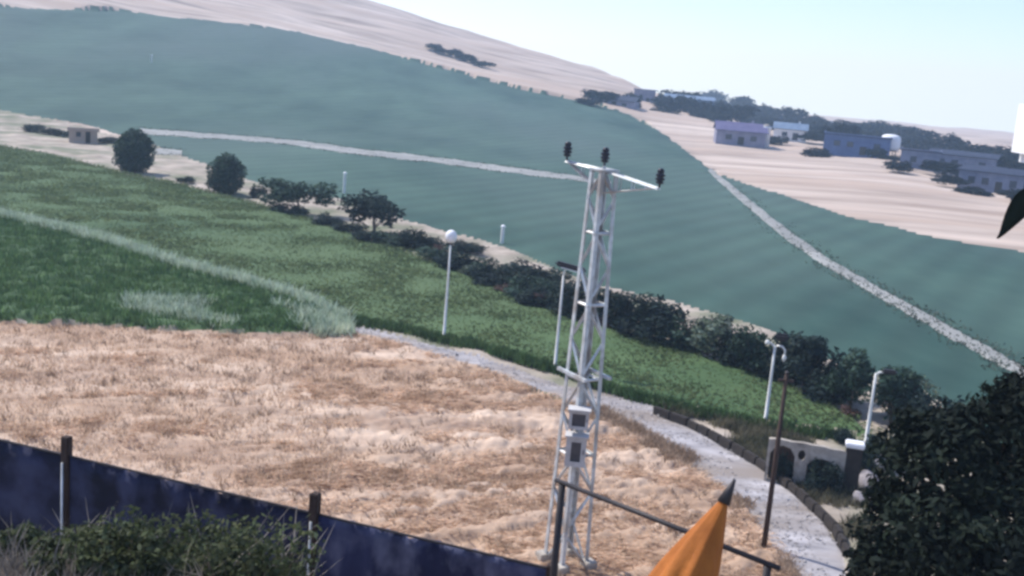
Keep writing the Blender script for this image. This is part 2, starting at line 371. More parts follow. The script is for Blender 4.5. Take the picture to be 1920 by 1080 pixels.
# ------------------------------------------------------------------ the ground
def build_ground():
    az_in = np.arange(-28, 28.01, 0.075); az = np.concatenate([np.arange(-110, -28, 2.0), az_in, np.arange(30, 111, 2.0)]) * math.pi / 180
    ds = [0.5, 1.5, 3, 5, 6.5, 7.4]
    d = 7.4
    while d < 960:
        if d < 30: st = .5
        elif d < 185: st = max(.13, 2.8 * d * d / (FPX * H))
        elif d < 700: st = 1.9
        else: st = 30
        d += st; ds.append(d)
    ds = np.array(ds); A, D = np.meshgrid(az, ds); X = D * np.sin(A); Y = D * np.cos(A)
    Z = ground(X, Y)
    na, nd = len(az), len(ds)
    # region of every vertex
    def region(X, Y, Z):
        jx = vnoise(X * .4, Y * .4, 3) * 4 + vnoise(X * .12, Y * .12, 4) * 6; jy = vnoise(X * .4, Y * .4, 5) * 2.5 + vnoise(X * .12, Y * .12, 6) * 3
        px, py = proj(X, Y, Z); px = px + jx; py = py + jy
        d = np.hypot(X, Y)
        reg = np.zeros(X.shape, int)                         # 0 bare land
        reg[(py > 200 + 0.25 * np.minimum(px, 2200)) & (d < 240)] = 7      # verge
        for k, P in ((1, FAR_FIELD), (2, GREEN_FIELD), (3, CROP_FIELD), (4, DRY_FIELD), (5, ROAD)):
            reg[in_poly(px, py, P) & (d > 30.4)] = k
        reg[(d > 700)] = 0
        reg[d <= 30.4] = 8
        return reg
    rv = region(X, Y, Z)
    # relief
    crop_h = np.select([rv == 1, rv == 2, rv == 3], [.0, .30, .30], 0.0)
    for _ in range(2):
        c = crop_h.copy()
        c[1:-1, 1:-1] = (crop_h[:-2, 1:-1] + crop_h[2:, 1:-1] + crop_h[1:-1, :-2] + crop_h[1:-1, 2:] + 2 * crop_h[1:-1, 1:-1]) / 6
        crop_h = c
    dry = (rv == 4)
    xs = X * .8 + Y * .35; ys = Y * .8 - X * .35
    amp = .35 + .40 * np.clip((X + 13) / 13, 0, 1)
    rid = .30 * (.5 - np.abs(vnoise(xs * .40, ys * 1.3, 15)) * 2.4) * (vnoise(xs * .15, ys * .15, 16) > -.1)
    rel = np.where(dry, amp * (vnoise(xs * .45, ys * 1.1, 1) * .34 + vnoise(xs * .9, ys * 2.6, 2) * .32 + vnoise(xs * 3.1, ys * 5.0, 14) * .22 + vnoise(xs * 6.0, ys * 8.0, 24) * .14 + rid), 0)
    rel += np.where((rv == 2) | ((rv == 1) & (D > 230)), vnoise(X * .35, Y * .35, 8) * .14, 0)
    rel += np.where(rv == 3, vnoise(X * 1.5, Y * 1.5, 8) * .35, 0)
    rel += np.where(rv == 7, vnoise(X * .6, Y * .6, 9) * .3, 0)
    rel += np.where(rv == 5, vnoise(X * .3, Y * 1.2, 9) * .10, 0)
    rel += np.where(rv == 8, vnoise(X * 1.2, Y * 1.2, 9) * .2 * (D > 8) * (X < -2), 0)
    rel += np.where((rv == 0), (vnoise(X * .02, Y * .05, 12) * 3.0 + vnoise(X * .06, Y * .12, 13) * 1.0) * np.clip((D - 150) / 250, 0, 1), 0)
    Z2 = Z + crop_h + rel
    I = np.arange(na * nd).reshape(nd, na)
    Q = np.stack([I[:-1, :-1], I[:-1, 1:], I[1:, 1:], I[1:, :-1]], -1).reshape(-1, 4)
    xc = (X[:-1, :-1] + X[1:, 1:]) / 2; yc = (Y[:-1, :-1] + Y[1:, 1:]) / 2; zc = (Z[:-1, :-1] + Z[1:, 1:]) / 2
    rf = region(xc, yc, zc).ravel()
    P = np.stack([X, Y, Z2], -1).reshape(-1, 3)
    names = {0: ('bare_land', 'bare'), 1: ('far_field', 'far_field'), 2: ('green_field', 'green_field'), 3: ('crop_field', 'crop_field'), 4: ('dry_field', 'dry_field'),
             5: ('gravel_road', 'gravel'), 6: ('dirt_track', 'track'), 7: ('roadside_ground', 'verge'), 8: ('hillside', 'hillside')}
    for k, (nm, mm) in names.items():
        q = Q[rf == k]
        if not len(q): continue
        u, inv = np.unique(q.ravel(), return_inverse=True)
        me = bpy.data.meshes.new(nm)
        me.vertices.add(len(u)); me.vertices.foreach_set('co', P[u].astype(np.float32).ravel())
        n = len(q)
        me.loops.add(4 * n); me.loops.foreach_set('vertex_index', inv.astype(np.int32).ravel())
        me.polygons.add(n); me.polygons.foreach_set('loop_start', np.arange(0, 4 * n, 4, dtype=np.int32)); me.polygons.foreach_set('loop_total', np.full(n, 4, np.int32))
        me.update(calc_edges=True)
        me.polygons.foreach_set('use_smooth', np.ones(n, bool))
        if me.polygons[0].normal.z < 0: me.flip_normals()
        me.materials.append(MT[mm])
        o = link(bpy.data.objects.new(nm, me)); o['kind'] = 'structure'
build_ground()
def track(pts, hw, label_seed):
    # resample the centre line, find it on the ground, give it a slightly crowned cross section with uneven edges
    P = []
    for (x0, y0), (x1, y1), h0, h1 in zip(pts[:-1], pts[1:], hw[:-1], hw[1:]):
        n = max(2, int(math.hypot(x1 - x0, y1 - y0) / 4))
        P += [(x0 + (x1 - x0) * i / n, y0 + (y1 - y0) * i / n, h0 + (h1 - h0) * i / n) for i in range(n)]
    up, dn = [], []
    for i, (x, y, h) in enumerate(P):
        a = P[max(i - 4, 0)]; b = P[min(i + 4, len(P) - 1)]; dx, dy = b[0] - a[0], b[1] - a[1]; l = math.hypot(dx, dy)
        h1 = h * (1 + .5 * float(vnoise(np.array(i * .17), np.array(1.5), label_seed)) + .35 * float(vnoise(np.array(i * .6), np.array(4.5), label_seed)))
        h2 = h * (1 + .5 * float(vnoise(np.array(i * .15), np.array(9.5), label_seed)) + .35 * float(vnoise(np.array(i * .55), np.array(7.5), label_seed)))
        up.append(at(x + dy / l * h1, y - dx / l * h1)); dn.append(at(x - dy / l * h2, y + dx / l * h2))
    v = []; f = []; K = 8
    for a, b in zip(up, dn):
        for k in range(K + 1):
            s = k / K; q = a.lerp(b, s); z = float(ground(q.x, q.y))
            cr = (-.10, .05, .09, .06, .10, .06, .09, .05, -.10)[k]
            v.append((q.x, q.y, z + cr))
    for i in range(len(up) - 1):
        for k in range(K):
            o = i * (K + 1) + k; f.append((o, o + K + 1, o + K + 2, o + 1))
    o = raw_mesh('dirt_track', v, f, MT['track'], None, True); o['kind'] = 'structure'
    return o
track([(262, 246), (420, 257), (560, 268), (640, 281), (800, 298), (950, 318), (1060, 332), (1150, 344)], [6, 5.5, 5.5, 6.5, 6.5, 6.5, 6, 4], 41)
track([(1330, 318), (1362, 347), (1420, 395), (1490, 450), (1560, 498), (1660, 555), (1760, 612), (1850, 660), (1960, 722), (2300, 920)], [5, 6.5, 8, 10, 9.5, 9.5, 11, 12, 13, 18], 42)
track([(285, 283), (345, 286)], [6, 5], 43)

# ------------------------------------------------------------------ scattered grass (stuff)
def scatter(poly, n, dmin, dmax, seed, extra=None):
    g = np.random.default_rng(seed); out = []
    tot = 0
    while tot < n:
        a = g.uniform(-.50, .50, 40000); d = np.sqrt(g.uniform(dmin ** 2, dmax ** 2, 40000))
        x, y = d * np.sin(a), d * np.cos(a); z = ground(x, y)
        px, py = proj(x, y, z)
        k = in_poly(px, py, poly) & (d > 30.6)
        if extra is not None: k &= extra(x, y)
        p = np.stack([x, y, z], 1)[k]; out.append(p); tot += len(p)
        if len(out) > 60: break
    return np.concatenate(out)[:n]
def blades(P, per, h, w, lean, seed, spread=.12, tint=(.7, 1.25), base=0.0, way=None):
    g = np.random.default_rng(seed); n = len(P) * per
    B = np.repeat(P, per, axis=0) + np.concatenate([g.normal(0, spread, (n, 2)), np.full((n, 1), base)], 1)
    hh = h * g.uniform(.55, 1.25, n) * np.repeat(g.uniform(.7, 1.25, len(P)), per)
    an = g.uniform(0, 2 * np.pi, n) if way is None else g.normal(way, .35, n) + np.repeat(g.normal(0, .3, len(P)), per); le = lean * g.uniform(.3, 1.4, n) * hh
    T = B + np.stack([np.cos(an) * le, np.sin(an) * le, hh], 1)
    wa = g.uniform(0, 2 * np.pi, n); W = np.stack([np.cos(wa), np.sin(wa), np.zeros(n)], 1) * (w * g.uniform(.6, 1.3, n))[:, None]
    V = np.stack([B - W, B + W, T], 1)
    t = np.repeat(g.uniform(tint[0], tint[1], len(P)), per) * g.uniform(.8, 1.2, n)
    return V, np.stack([t, t, t, np.ones(n)], 1)
def stuff(name, V, t, m, label, cat):
    o = link(bpy.data.objects.new(name, quad_mesh(name, V, m, t)))
    return tag(o, label, cat, kind='stuff')
clump = lambda x, y: ((vnoise(x * .45, y * .45, 21) + .6 * vnoise(x * 1.3, y * 1.3, 22)) > .2) & (x > -9)
leftg = lambda x, y: vnoise(x * .3, y * .3, 23) * 5 > x + 7
P1 = scatter(DRY_FIELD, 1500, 31, 75, 5, clump); P2 = scatter(DRY_FIELD, 1000, 31, 75, 55); P3 = scatter(DRY_FIELD, 5000, 31, 75, 57, leftg)
V, t = blades(P1, 6, .20, .03, 1.1, 6, .16, (.6, 1.2)); V2, t2 = blades(P2, 7, .28, .03, .8, 7, .12, (.35, .8)); V3, t3 = blades(P3, 5, .24, .026, .6, 8, .2, (.75, 1.2))
lodg = lambda x, y: vnoise((x * .8 + y * .35) * .28, (y * .8 - x * .35) * .9, 25) + .4 * vnoise(x * 1.1, y * 1.1, 26) > np.where(x > -8, .0, .22)
P4 = scatter(DRY_FIELD, 7000, 31, 75, 58, lodg); V4, t4 = blades(P4, 5, .13, .035, 3.6, 9, .18, (.9, 1.45), .04, R(-42))
V = np.concatenate([V, V2, V3, V4]); t = np.concatenate([t, t2, t3, t4])
stuff('dry_grass', V, t, MT['straw'], 'dry straw coloured grass tufts all over the brown field', 'grass')
P = scatter(CROP_FIELD, 5200, 50, 120, 8)
V, t = blades(P, 8, .45, .05, .45, 9, .22, (.6, 1.35), .2)
stuff('crop_plants', V, t, MT['crop_blade'], 'dark green tall crop plants beside the dry brown field', 'crop')
bank_line = strip_poly([(-60, 398), (0, 410), (100, 432), (200, 458), (330, 503), (450, 533), (560, 566), (640, 602)], [4] * 8)
bank2 = strip_poly([(240, 580), (330, 590), (420, 598), (520, 606), (600, 612), (650, 618)], [10, 18, 22, 24, 20, 12])
P = np.concatenate([scatter(bank_line, 2200, 45, 140, 10), scatter(bank2, 900, 45, 100, 11, lambda x, y: vnoise(x * .3, y * .3, 31) > -.08)])
V, t = blades(P, 8, .7, .07, .6, 12, .25, (.7, 1.3))
stuff('pale_grass', V, t, MT['pale_blade'], 'pale green grass along the bank between the two green fields', 'grass')
edge = strip_poly([(660, 604), (760, 624), (880, 650), (960, 672), (1040, 695), (1110, 720), (1180, 745), (1250, 764), (1330, 780), (1420, 800), (1500, 812), (1600, 830)], 5)
P = scatter(edge, 1300, 35, 90, 13)
V, t = blades(P, 8, .45, .05, .4, 14, .15, (.4, 1.1))
stuff('field_edge_grass', V, t, MT['crop_blade'], 'ragged dark green grass edging the green field above the road', 'grass')

P = scatter(GREEN_FIELD, 32000, 40, 215, 15)
V, t = blades(P, 3, .13, .10, 1.3, 16, .5, (.85, 1.35), .27)
stuff('green_crop_leaves', V, t, leafmat('green_crop_leaf', (.074, .108, .048), (.128, .162, .074), .5), 'short green crop covering the middle field', 'crop')
verge_poly = [(1215, 752), (1330, 783), (1430, 806), (1600, 835), (1660, 900), (1640, 1000), (1590, 1010), (1540, 955), (1440, 878), (1340, 815)]
P = scatter(verge_poly, 1500, 32, 75, 71, lambda x, y: vnoise(x * .5, y * .5, 72) > -.1)
V, t = blades(P, 7, .38, .035, .7, 73, .16, (.5, 1.3))
stuff('verge_grass', V, t, leafmat('verge_grass_blade', (.075, .080, .045), (.20, .175, .115), .3), 'scrubby dry green grass on the verge between road and green field', 'grass')

P = scatter(ROAD, 3800, 31, 75, 81, lambda x, y: vnoise(x * .5, y * .5, 82) > -.15); g = np.random.default_rng(83)
A_ = g.normal(0, 1, (len(P), 3, 3)) * (g.uniform(.03, .085, len(P)) * .8)[:, None, None]; A_[:, :, 2] = np.abs(A_[:, :, 2]) * .6
tn = g.uniform(.5, 1.3, len(P)); stuff('road_stones', P[:, None, :] + A_ + np.array([0, 0, .02]), np.stack([tn, tn, tn, np.ones(len(P))], 1), leafmat('road_stone', (.25, .23, .22), (.46, .43, .42), .0), 'loose grey stones strewn over the gravel road', 'stones')
road_in = strip_poly([(1060, 748), (1150, 790), (1280, 860), (1380, 930), (1450, 1020), (1490, 1100)], 12)
P = scatter(road_in, 900, 31, 60, 84, lambda x, y: vnoise(x * .6, y * .6, 85) > -.05)
V, t = blades(P, 7, .26, .03, .8, 86, .2, (.35, .95))
stuff('road_edge_weeds', V, t, MT['straw'], 'dark dry weeds breaking the inner edge of the gravel road', 'weeds')
g = np.random.default_rng(90); TP = []
for o in [o for o in scene.objects if o.name.startswith('dirt_track')]:
    co = np.array([tuple(v.co) for v in o.data.vertices]).reshape(-1, 9, 3)
    for k, pr in ((0, .55), (1, .10), (4, .18), (7, .10), (8, .55)):
        q = co[:, k][g.random(len(co)) < pr]; q = np.repeat(q, 2, axis=0); q = q + g.normal(0, .45, q.shape) * np.array([1, 1, 0]); q[:, 2] = ground(q[:, 0], q[:, 1]) + .04; TP.append(q)
V, t = blades(np.concatenate(TP), 4, .16, .09, 1.1, 91, .4, (.6, 1.4))
stuff('track_grass', V, t, leafmat('track_grass_blade', (.06, .085, .065), (.13, .150, .115), .4), 'low grass breaking the edges and middle of the dirt tracks', 'grass')

# ------------------------------------------------------------------ trees
def foliage(blobs, n, size, seed, lump=1.0, aspect=1.5):
    g = np.random.default_rng(seed)
    B = np.array(blobs, float); wts = (B[:, 3] * B[:, 4] * B[:, 5]) ** (2 / 3); k = g.choice(len(B), n, p=wts / wts.sum())
    dv = g.normal(size=(n, 3)); dv /= np.linalg.norm(dv, axis=1)[:, None]
    bump = 1 + lump * (.22 * np.sin(dv[:, 0] * 5 + k) * np.sin(dv[:, 1] * 4.3 + 2 * k) + .15 * np.sin(dv[:, 2] * 7 + k))
    rr = g.uniform(.35, 1.0, n) ** .5 * bump
    C = B[k, :3] + dv * B[k, 3:6] * rr[:, None]
    nn = dv + g.normal(0, .7, (n, 3)); nn /= np.linalg.norm(nn, axis=1)[:, None]
    a = np.cross(nn, g.normal(size=(n, 3))); a /= np.linalg.norm(a, axis=1)[:, None]; b = np.cross(nn, a)
    s = size * g.uniform(.6, 1.35, n)
    a = a * (s * aspect)[:, None]; b = b * s[:, None] * .7
    V = np.stack([C - a, C - b + nn * s[:, None] * .15, C + a, C + b + nn * s[:, None] * .15], 1)
    t = g.uniform(.7, 1.3, n) * np.repeat(1, n); t = t * g.uniform(.75, 1.25, len(B))[k]
    return V, np.stack([t * g.uniform(.9, 1.1, n), t, t * g.uniform(.85, 1.15, n), np.ones(n)], 1)
def trunk_mesh(h, r, seed, limbs=4, start=.25, reach=.35):
    g = random.Random(seed); mb = MB(); pts = [(0, 0, -.15)]
    for i in range(1, 6): pts.append((g.uniform(-.04, .04) * h, g.uniform(-.04, .04) * h, h * i / 5 * .85))
    mb.path(pts, [r * (1.25 - .2 * i) for i in range(6)], 7)
    for i in range(limbs):
        a = g.uniform(0, 6.28); z0 = h * g.uniform(start, .6); l = h * reach * g.uniform(.7, 1.2)
        p0 = Vector((0, 0, z0)); p1 = p0 + Vector((math.cos(a) * l * .5, math.sin(a) * l * .5, l * .45)); p2 = p0 + Vector((math.cos(a) * l, math.sin(a) * l, l * 1.0))
        mb.path([p0, p1, p2], [r * .5, r * .32, r * .12], 5)
    me = bpy.data.meshes.new('trunk'); me.from_pydata([tuple(v) for v in mb.v], [], mb.f)
    me.polygons.foreach_set('use_smooth', [True] * len(me.polygons)); me.materials.append(MT['bark']); me.update()
    return me
def rand_blobs(kind, seed):
    g = random.Random(seed); b = []
    if kind == 'oval':      # unit crown: height 1, width ~1
        b = [(0, 0, .52, .40, .40, .47), (.06, .05, .68, .30, .30, .30), (-.05, -.04, .30, .36, .36, .26)]
        b += [(g.uniform(-.28, .28), g.uniform(-.28, .28), g.uniform(.2, .8), .17, .17, .15) for _ in range(9)]
    elif kind == 'egg':
        b = [(0, 0, .48, .46, .46, .50), (.04, 0, .62, .38, .38, .37), (-.03, .02, .26, .44, .44, .26)] + [(g.uniform(-.3, .3), g.uniform(-.3, .3), g.uniform(.3, .75), .18, .18, .18) for _ in range(6)]
    elif kind == 'wide':
        b = [(g.uniform(-.42, .42), g.uniform(-.3, .3), g.uniform(.50, .80), g.uniform(.2, .3), g.uniform(.2, .3), g.uniform(.14, .22)) for _ in range(10)]
        b += [(-.4, 0, .42, .14, .14, .16), (.43, 0, .38, .16, .16, .22)]
    elif kind == 'shrub':
        b = [(g.uniform(-.36, .36), g.uniform(-.3, .3), g.uniform(.2, .62), g.uniform(.18, .28), g.uniform(.18, .28), g.uniform(.2, .32)) for _ in range(9)]
        b += [(0, 0, .28, .42, .40, .28)]
    elif kind == 'tuft':
        b = [(g.uniform(-.3, .3), g.uniform(-.3, .3), g.uniform(.35, .85), g.uniform(.14, .24), g.uniform(.14, .24), g.uniform(.14, .22)) for _ in range(8)]
        b += [(0, 0, .55, .34, .34, .36)]
    return b
CROWN = {}
def crown_mesh(kind, matname, var, n, size):
    key = (kind, matname, var)
    if key not in CROWN:
        V, t = foliage(rand_blobs(kind, hash_(kind) + var), n, size, var * 17 + 3, .35 if kind == 'egg' else 1.0)
        CROWN[key] = quad_mesh('crown', V, MT[matname], t)
    return CROWN[key]
def hash_(s): return sum(ord(c) * (i + 3) for i, c in enumerate(s))
TRUNK = {k: trunk_mesh(1.0, .045, 40 + k, 5, .15, .40) for k in range(3)}
def tree(name, px, pyb, w_px, pyt, kind, matname, label, cat='tree', group=None, var=0, trunk=True, dens=1700, leaf=.035, sq=1.0):
    p = at(px, pyb); dep = float(np.dot(np.array(p) - np.array([0, 0, H]), _F))
    w = w_px * dep / FPX; h = max(top_z(p.x, p.y, pyt) - p.z, .4)
    t = thing(name, p, label, cat, group, random.uniform(0, 6.28))
    c = link(bpy.data.objects.new('crown', crown_mesh(kind, matname, var, dens, leaf)), t); c.scale = (w, w * sq, h)
    if trunk:
        k = link(bpy.data.objects.new('trunk', TRUNK[var % 3]), t); k.scale = (h * .8, h * .8, h * .8)
    return t
ORD = ['first', 'second', 'third', 'fourth', 'fifth', 'sixth', 'seventh', 'eighth', 'ninth', 'tenth', 'eleventh', 'twelfth', 'thirteenth', 'fourteenth', 'fifteenth', 'sixteenth',
       'seventeenth', 'eighteenth', 'nineteenth', 'twentieth', 'last']
def order(lst): return {i: k for k, i in enumerate(sorted(range(len(lst)), key=lambda j: lst[j][0]))}
# hedgerow along the far side of the green field
tree('round_tree', 252, 323, 84, 241, 'egg', 'leaf_round', 'tall egg-shaped grey green tree standing on the pale bare roadside strip', group='clipped round trees of the hedgerow', dens=7000, leaf=.026)
tree('round_tree', 423, 364, 78, 287, 'egg', 'leaf_round', 'egg-shaped grey green tree with its shadow shaped as a small dark bush', var=1, group='clipped round trees of the hedgerow', dens=7000, leaf=.026)
tree('bush', 480, 371, 34, 344, 'shrub', 'leaf_hedge', 'small dark bush shape standing for the shadow of the second egg-shaped tree', 'bush', trunk=False)  # dark foliage put in for the shadow cast by the second tree
tree('bush', 347, 343, 40, 328, 'shrub', 'leaf_hedge', 'low dark bush between the two egg-shaped trees', 'bush', trunk=False, var=1)
tree('spreading_tree', 557, 402, 118, 334, 'wide', 'leaf_round', 'flat topped spreading tree over pale ground in the hedgerow', var=0)
tree('spreading_tree', 700, 440, 118, 362, 'wide', 'leaf_hedge', 'dark flat topped spreading tree beside the white topped street lamp', var=1)
low = [(548, 404, 54, 386), (618, 426, 46, 402), (655, 440, 50, 418), (742, 462, 70, 428), (700, 458, 50, 436), (800, 470, 54, 446), (826, 494, 60, 462), (870, 474, 66, 450),  # first two shrubs stand in for the shadow of the pale spreading tree
       (862, 512, 56, 474), (905, 516, 60, 484), (960, 524, 72, 488), (925, 540, 64, 508), (985, 560, 74, 516), (1015, 580, 66, 540), (1020, 540, 70, 500)]
low_o = order(low)
for i, (px, pyb, w, pyt) in enumerate(low):
    tree('hedge_or_shade_shrub', px, pyb, w * 1.35, pyt - 6, 'shrub', 'leaf_hedge' if i % 3 else 'leaf_round', 'low dark hedgerow shrub or shrub shape standing for shadow, ' + ORD[low_o[i]] + ' counted from the pale spreading tree towards the pylon', 'shrub',
         'low shrubs and shadow stand-ins of the hedgerow', var=i % 4, trunk=False, dens=1500)
fill = []
hx = [(760, 466), (830, 500), (900, 532), (1000, 576), (1050, 596), (1150, 626), (1250, 652), (1400, 702), (1500, 742), (1600, 792)]
g_ = random.Random(5)
for (x0, y0), (x1, y1) in zip(hx[:-1], hx[1:]):
    n = max(2, int((x1 - x0) / 26))
    for i in range(n):
        f_ = (i + g_.uniform(.2, .8)) / n; px = x0 + (x1 - x0) * f_; py = y0 + (y1 - y0) * f_ - g_.uniform(0, 10)
        fill.append((px, py, g_.uniform(34, 62), py - g_.uniform(20, 46)))
for i, (px, pyb, w, pyt) in enumerate(fill):
    tree('understory_shrub', px, pyb, w, pyt, 'shrub', ('leaf_hedge', 'leaf_rust', 'leaf_round', 'leaf_pale', 'leaf_hedge', 'leaf_rust')[i % 6], ('dark', 'rusty brown', 'grey green', 'pale grey green', 'dark', 'rusty brown')[i % 6] + ' understory shrub at the field foot of the hedgerow',
         'shrub', ('dark', 'rusty', 'grey', 'pale', 'dark', 'rusty')[i % 6] + ' understory shrubs of the hedgerow', var=i % 4, trunk=False, dens=1000, leaf=.045)
big = [(1072, 602, 80, 520, 'leaf_hedge'), (1150, 622, 70, 548, 'leaf_hedge'), (1190, 632, 80, 570, 'leaf_hedge'), (1236, 646, 90, 566, 'leaf_hedge'), (1290, 660, 70, 590, 'leaf_round'),
       (1336, 676, 84, 598, 'leaf_pale'), (1372, 692, 70, 622, 'leaf_hedge'), (1404, 704, 70, 620, 'leaf_round'), (1470, 716, 70, 610, 'leaf_hedge'), (1505, 738, 84, 630, 'leaf_hedge'),
       (1552, 748, 84, 655, 'leaf_hedge'), (1590, 772, 80, 668, 'leaf_round'), (1540, 756, 70, 690, 'leaf_hedge'), (1672, 800, 90, 690, 'leaf_round'), (1700, 790, 80, 690, 'leaf_pale'),
       (1112, 612, 54, 566, 'leaf_round'), (1740, 830, 90, 730, 'leaf_hedge')]
big_o = order(big)
for i, (px, pyb, w, pyt, mm) in enumerate(big):
    pale = mm == 'leaf_pale'
    tree('hedge_tree', px, pyb, w * 1.35, pyt - 5, 'tuft' if i % 2 else 'shrub', mm,
         ('pale grey green' if pale else 'dark') + ' bushy hedgerow tree, ' + ORD[big_o[i]] + ' from the pylon towards the large black tree', 'tree',
         'pale bushy trees of the hedgerow' if pale else 'dark bushy trees of the hedgerow', var=i % 4, dens=2200, leaf=.032)
# trees on the skyline round the village
vt = [(1258, 196, 44, 168), (1300, 203, 34, 178), (1332, 204, 46, 174), (1360, 214, 30, 188), (1392, 217, 44, 186), (1428, 226, 36, 200), (1460, 232, 46, 200), (1486, 238, 30, 206),
      (1525, 243, 36, 220), (1556, 250, 50, 228), (1600, 254, 60, 232), (1650, 256, 60, 232), (1690, 262, 50, 234), (1720, 272, 44, 246), (1775, 290, 50, 256), (1812, 296, 56, 268),
      (1850, 306, 46, 276), (1885, 316, 56, 284), (1925, 330, 60, 292), (1125, 190, 44, 174), (1180, 196, 30, 178)]
vt_o = order(vt)
for i, (px, pyb, w, pyt) in enumerate(vt):
    tree('village_tree', px, pyb + 5, w * 1.75, pyt - 5, ('shrub', 'tuft', 'oval')[i % 3], 'leaf_village', 'dark skyline tree, ' + ORD[vt_o[i]] + ' counted from the bare hill across the village', 'tree', 'trees on the skyline round the village',
         var=i % 3, dens=900, leaf=.05)
vb = [(x, y) for x, y in zip(range(1246, 1940, 34), [200, 206, 213, 221, 229, 236, 243, 250, 256, 260, 264, 267, 270, 276, 284, 292, 301, 310, 319, 328, 336])]
for i, (px, y) in enumerate(vb):
    tree('village_tree', px, y + 6, random.uniform(56, 84), y - random.uniform(20, 34), ('shrub', 'tuft', 'shrub')[i % 3], 'leaf_village', 'dark bushy tree of the village tree band, ' + ORD[i] + ' counted from the bare hill', 'tree', 'dark tree band behind the village', var=i % 3, dens=1100, leaf=.05)
for i in range(10):
    px = 1752 + i * 19; py = 306 + i * 8.2
    tree('boundary_bush', px, py + 4, 40, py - 9, 'shrub', 'leaf_village', 'dark bush, ' + ORD[i] + ' down the boundary row before the long sheds', 'bush', 'boundary row of bushes by the sheds', var=i % 3, dens=800, leaf=.06, trunk=False)
yb = [(1240, 214, 40, 200), (1345, 232, 36, 216), (1448, 270, 40, 252), (1520, 268, 50, 250), (1535, 296, 40, 276), (1640, 300, 40, 280), (1690, 322, 44, 300), (1765, 330, 60, 304), (1668, 304, 34, 290),
      (1780, 350, 60, 330), (1830, 368, 50, 350), (1915, 384, 60, 356), (1310, 222, 40, 206), (1178, 206, 50, 192), (1100, 196, 40, 184)]
yb_o = order(yb)
for i, (px, pyb, w, pyt) in enumerate(yb):
    tree('yard_bush', px, pyb, w * 1.4, pyt - 2, ('shrub', 'tuft')[i % 2], 'leaf_village', 'dark bush between the village buildings, ' + ORD[yb_o[i]] + ' counted from the bare hill', 'bush', 'bushes between the village buildings',
         var=i % 3, dens=900, leaf=.05, trunk=False)
# low dark scrub on the left roadside strip and on the far slope
for i, (px, pyb, w, pyt) in enumerate([(58, 247, 40, 230), (95, 252, 44, 236), (128, 258, 26, 242), (205, 268, 40, 252)]):
    tree('scrub_bush', px, pyb, w * 1.2, pyt, 'shrub', 'leaf_hedge', 'low dark scrub bush on the pale bare strip by the earthen hut', 'bush', 'scrub on the pale roadside strip', var=i % 4, trunk=False, dens=700, leaf=.06)

